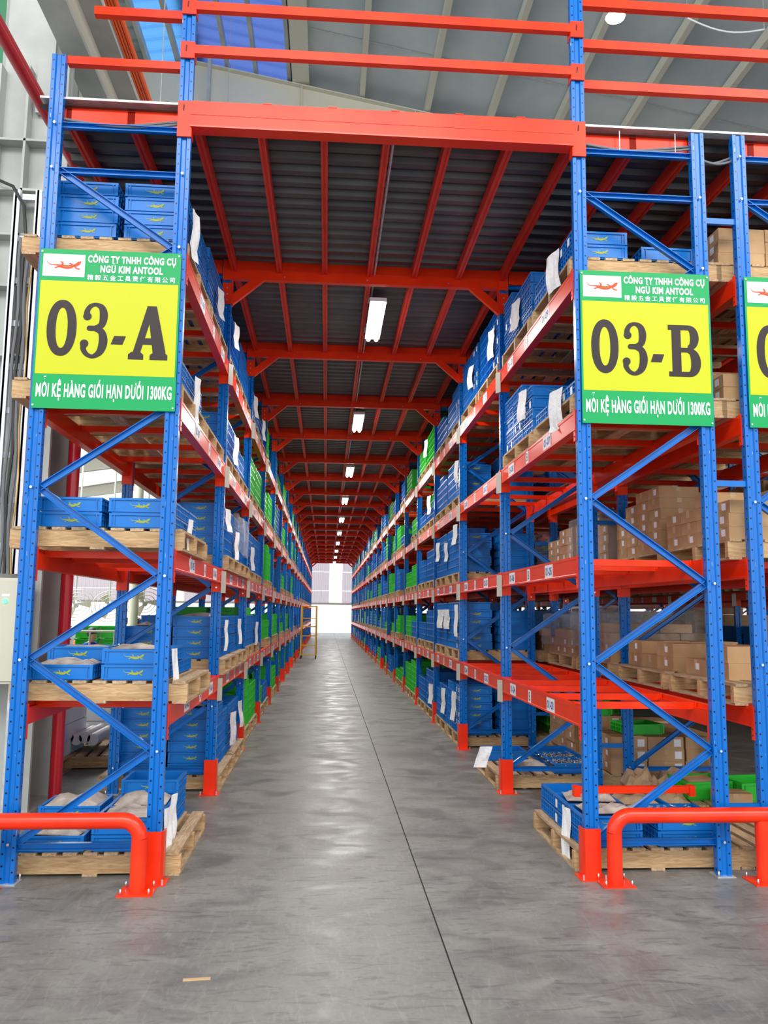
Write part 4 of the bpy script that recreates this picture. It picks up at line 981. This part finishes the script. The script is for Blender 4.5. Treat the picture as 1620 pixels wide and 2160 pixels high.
# ------------------------------------------------------------------ yellow ladder cart in the aisle
yc = thing('ladder_cart', 'yellow wheeled ladder cart standing at the left aisle side', 'ladder', (1.0, 24.0, 0))
W_, D_, H_ = .52, .9, 1.0
for x in (0, W_):
    for y, h in ((0, 1.85), (D_, 1.85)): obj('upright', one(lambda b: b.tube([(x, y, .12), (x, y, h)], .028, 'yellow', 8)), yc)
for z in (.12, .45, .78, 1.1): obj('step', one(lambda b: b.box(0, W_, -.0, .2, z, z + .03, 'yellow')), yc)
obj('platform', one(lambda b: b.box(0, W_, .2, D_, 1.1, 1.13, 'yellow')), yc)
for z in (1.4, 1.83):
    obj('handrail', one(lambda b: b.tube([(0, 0, z), (0, D_, z), (W_, D_, z), (W_, 0, z)], .017, 'yellow', 8)), yc)
obj('handrail', one(lambda b: b.tube([(0, 0, 1.83), (W_, 0, 1.83)], .017, 'yellow', 8)), yc)
for x in (0, W_):
    for y in (0, D_): obj('wheel', one(lambda b: b.tube([(x - .02, y, .06), (x + .02, y, .06)], .06, 'rubber', 14)), yc)
# litter on the floor
for i, (px_, py_, l) in enumerate(((415, 2066, .06), (570, 1541, .05))):
    p = un(px_, py_, 'z', 0); obj('floor_scrap', one(lambda b: b.box(-l, l, -.012, .008, 0, .004, 'tape')), None, (p.x, p.y, 0), (0, 0, .1), ['thin pale wood sliver lying on the concrete in the foreground', 'small white paper scrap on the aisle floor'][i], 'litter')
# grey pallet lying between the right racks
t = thing('wooden_pallet', 'weathered grey brown pallet on the floor under the carton rack front', 'pallet', (5.2, .02, 0), (0, 0, math.pi / 2 * 0))
# (built with the boards of the others)
bpy.data.objects.remove(t)
# ------------------------------------------------------------------ production area behind the left rack
def wrapped(x, y, w, d, h, lab, k='bag'):
    t = thing('wrapped_pallet_load', lab, 'pallet load', (x, y, 0))
    obj('pallet', cached('wp', whole_pallet), t, (0, 0, 0))
    b = MB(); rr = random.Random(int(x * 10)); n = 6
    for i in range(int(h / .16)):
        b.box(-w / 2 + rr.uniform(0, .02), w / 2 - rr.uniform(0, .02), .02, d, PH + i * .16, PH + (i + 1) * .16 - .006, 'label')
    obj('white_block', b, t); return t
wrapped(-1.25, 3.2, 1.0, 1.0, 1.0, 'tall white wrapped load on a pallet behind the grey column')
wrapped(-1.0, 5.0, .8, .9, .6, 'low white foam load on a pallet behind the tall white one')
t = thing('wooden_pallet', 'dark empty pallet on the floor behind the left rack', 'pallet', (-.75, 3.55, 0), (0, 0, .1))
for k in range(len(PP)): obj(PP[k][0], piece(k), t)
cf = thing('coiled_foam_roll', 'white ribbed plastic rolls lying on the dark pallet', 'roll', (-.75, 4.0, PH))
for i in range(7):
    obj('roll', one(lambda b: b.tube([(-.3 + i * .085, -.3, .14 + .02 * (i % 2)), (-.3 + i * .085, .35, .14 + .02 * (i % 2))], .06, 'label', 10)), cf)
# green crates in the production area
for i in range(19):
    x = -3.6 + (i % 4) * .5; y = 12.0 + (i % 2) * .2; z = (i // 4) * .26
    o = obj('tote', one(lambda b: (b.box(-.22, .22, -.17, .17, 0, .24, 'crate_green'), b.box(-.24, .24, -.19, .19, .22, .25, 'crate_green'))), None, (x, y + .3 * (i % 4), z), (0, 0, 0), 'green tote, %s layer, %s stack in the bright production area' % (LAYN[i // 4], ORD[i % 4]), 'tote', 'green totes in the production area')
# railing posts
rl = thing('railing', 'white post railing in front of the production area', 'railing', (0, 9.5, 0))
for i in range(14): obj('post', one(lambda b: b.tube([(-5.6 + i * .42, 0, 0), (-5.6 + i * .42, 0, 1.25)], .018, 'cream', 8)), rl)
obj('rail', one(lambda b: b.tube([(-5.7, 0, 1.25), (0, 0, 1.25)], .02, 'cream', 8)), rl)
for i, x in enumerate((-2.55, -7.5)):
    cc = thing('round_column', ['cream round column standing in the production area', 'distant cream column left of the production area'][i], 'column', (x, 14, 0)); obj('shaft', one(lambda b: b.tube([(0, 0, 0), (0, 0, rz(x) - .6)], .11, 'cream', 16)), cc)
wt = thing('work_table', 'long white work table in the production area', 'table', (-4.2, 13.6, 0))
obj('tabletop', one(lambda b: b.box(-1.4, 1.4, -.4, .4, .72, .76, 'label')), wt)
for x in (-1.3, 1.3):
    for y in (-.35, .35): obj('leg', one(lambda b: b.box(x - .02, x + .02, y - .02, y + .02, 0, .72, 'galv')), wt)
def fan(x, y, z, lab, tx):
    t = thing('industrial_fan', lab, 'fan', (x, y, z), (math.radians(tx), 0, math.radians(25)))
    for r in (.42, .33, .24, .15): obj('cage_ring', one(lambda b: b.tube([(r * math.cos(a), -.06 * (1 - r), r * math.sin(a)) for a in [2 * math.pi * i / 24 for i in range(25)]], .009, 'cream', 5, False)), t)
    for i in range(3):
        a = i * 2.094; obj('blade', one(lambda b: b.add([(.04 * math.cos(a), 0, .04 * math.sin(a)), (.34 * math.cos(a - .3), .03, .34 * math.sin(a - .3)), (.36 * math.cos(a + .35), -.03, .36 * math.sin(a + .35)), (.05 * math.cos(a + 1), 0, .05 * math.sin(a + 1))], [(0, 1, 2, 3)], 'cream')), t)
    obj('hub', one(lambda b: b.tube([(0, -.06, 0), (0, .1, 0)], .06, 'grey', 12)), t)
    t['kind_note'] = ''; del t['kind_note']
    R3 = Matrix.Rotation(math.radians(25), 3, 'Z') @ Matrix.Rotation(math.radians(tx), 3, 'X'); inv = R3.transposed()
    top = inv @ Vector((0, 0, rz(x) - .3 - z)); a0 = Vector((0, .1, 0)); obj('pole', one(lambda b: b.tube([a0, a0 + top], .02, 'grey', 8)), t)
for i, (px_, py_) in enumerate(((160, 1275), (232, 1277), (305, 1272))):
    p = un(px_, py_, 'y', 14.5); fan(p.x, p.y, p.z, ['leftmost white cage fan hanging in the production area', 'middle white cage fan hanging in the production area', 'rightmost white cage fan by the cream column'][i], 30)
M_['skin'] = mat('skin', srgb(214, 166, 136), .6); M_['hair'] = mat('black_hair', (.012, .01, .01), .5)
M_['shirt_blue'] = mat('blue_shirt', srgb(40, 72, 190), .8); M_['shirt_navy'] = mat('navy_shirt', srgb(32, 40, 70), .8); M_['shirt_orange'] = mat('orange_cloth', srgb(246, 120, 40), .8); M_['trousers'] = mat('dark_trousers', (.03, .03, .045), .8)
def person(x, y, rot, shirt, lab, seated=True, s=1.0):
    t = thing('person', lab, 'person', (x, y, 0), (0, 0, rot))
    hz = .5 if seated else .92
    J = {'pelvis': (0, 0, hz), 'waist': (0, .0, hz + .16), 'chest': (0, -.03, hz + .36), 'neck': (0, -.05, hz + .50), 'chin': (0, -.07, hz + .56), 'head': (0, -.08, hz + .66), 'crown': (0, -.07, hz + .74)}
    E_ = [('pelvis', 'waist'), ('waist', 'chest'), ('chest', 'neck'), ('neck', 'chin'), ('chin', 'head'), ('head', 'crown')]
    Rr = {'pelvis': .14, 'waist': .125, 'chest': .15, 'neck': .055, 'chin': .065, 'head': .088, 'crown': .05}
    for sd, sg in (('l', -1), ('r', 1)):
        J['sh' + sd] = (sg * .18, -.03, hz + .44); J['el' + sd] = (sg * .23, -.12, hz + .20); J['wr' + sd] = (sg * .14, -.36, hz + .22); J['ha' + sd] = (sg * .12, -.44, hz + .22)
        Rr.update({'sh' + sd: .062, 'el' + sd: .045, 'wr' + sd: .03, 'ha' + sd: .035}); E_ += [('chest', 'sh' + sd), ('sh' + sd, 'el' + sd), ('el' + sd, 'wr' + sd), ('wr' + sd, 'ha' + sd)]
        if seated: kn, an, to = (sg * .12, -.42, hz + .0), (sg * .12, -.42, .08), (sg * .12, -.55, .04)
        else: kn, an, to = (sg * .1, -.02, .48), (sg * .1, .02, .08), (sg * .1, -.12, .04)
        J['hp' + sd] = (sg * .1, -.02, hz - .02); J['kn' + sd] = kn; J['an' + sd] = an; J['to' + sd] = to
        Rr.update({'hp' + sd: .09, 'kn' + sd: .062, 'an' + sd: .042, 'to' + sd: .035}); E_ += [('pelvis', 'hp' + sd), ('hp' + sd, 'kn' + sd), ('kn' + sd, 'an' + sd), ('an' + sd, 'to' + sd)]
    names = list(J); me = bpy.data.meshes.new('body'); me.from_pydata([J[n] for n in names], [(names.index(a), names.index(c)) for a, c in E_], [])
    o = bpy.data.objects.new('body', me); COL.objects.link(o)
    md = o.modifiers.new('skin', 'SKIN')
    for i, n in enumerate(names): me.skin_vertices[0].data[i].radius = (Rr[n], Rr[n]); me.skin_vertices[0].data[i].use_root = (n == 'pelvis')
    o.modifiers.new('sub', 'SUBSURF').levels = 1
    bpy.context.view_layer.update(); m2 = bpy.data.meshes.new_from_object(o.evaluated_get(bpy.context.evaluated_depsgraph_get())); bpy.data.objects.remove(o)
    m2.materials.clear(); [m2.materials.append(M_[k]) for k in (shirt, 'skin', 'trousers')]
    for p in m2.polygons:
        c = p.center; p.use_smooth = True
        hand = c.y < -.3 and c.z > hz + .12
        p.material_index = 1 if c.z > hz + .50 or hand else (2 if c.z < hz + .03 else 0)
    obj('body', m2, t)
    b = MB(); n = 12; vs = []; 
    for j in range(7):
        a = -.5 + j * (math.pi / 2 + .5) / 6
        for i in range(n): th = 2 * math.pi * i / n; vs.append((.094 * math.cos(a) * math.cos(th), .105 * math.cos(a) * math.sin(th) + .012, .1 * math.sin(a)))
    fs = [(j * n + i, j * n + (i + 1) % n, (j + 1) * n + (i + 1) % n, (j + 1) * n + i) for j in range(6) for i in range(n)]
    b.add(vs, fs, 'hair', True); obj('hair', b, t, (0, -.065, hz + .69), (-.35, 0, 0))
    if seated:
        st_ = thing('stool', 'grey work stool under the person, ' + lab.split(' ', 1)[1][:60].rsplit(' ', 1)[0], 'stool', (x, y, 0))
        obj('seat', one(lambda b: b.tube([(0, 0, .34), (0, 0, .37)], .16, 'grey', 14)), st_)
        for k in range(4): obj('leg', one(lambda b: b.tube([(.1 * math.cos(k * 1.57 + .78), .1 * math.sin(k * 1.57 + .78), .34), (.15 * math.cos(k * 1.57 + .78), .15 * math.sin(k * 1.57 + .78), 0)], .012, 'grey', 6)), st_)
for (px_, py_, yy, rot, sh, lab, seat) in ((188, 1347, 11.2, 1.2, 'shirt_blue', 'person in blue seated by the green totes', True), (297, 1322, 15.5, .6, 'shirt_blue', 'person in blue seated beside the cream column', True), (281, 1307, 19, .2, 'shirt_navy', 'person in navy standing at the back of the production area', False),
                                          (323, 1316, 13.0, 1.8, 'shirt_navy', 'person with black hair seated nearest the left rack', True), (120, 1313, 16.0, -.8, 'shirt_navy', 'person in navy seated left of the red pipe', True), (172, 1342, 13.0, 1.0, 'shirt_orange', 'person in orange seated among green totes', True)):
    p = un(px_, py_, 'y', yy); person(p.x, yy, rot, sh, lab, seat)
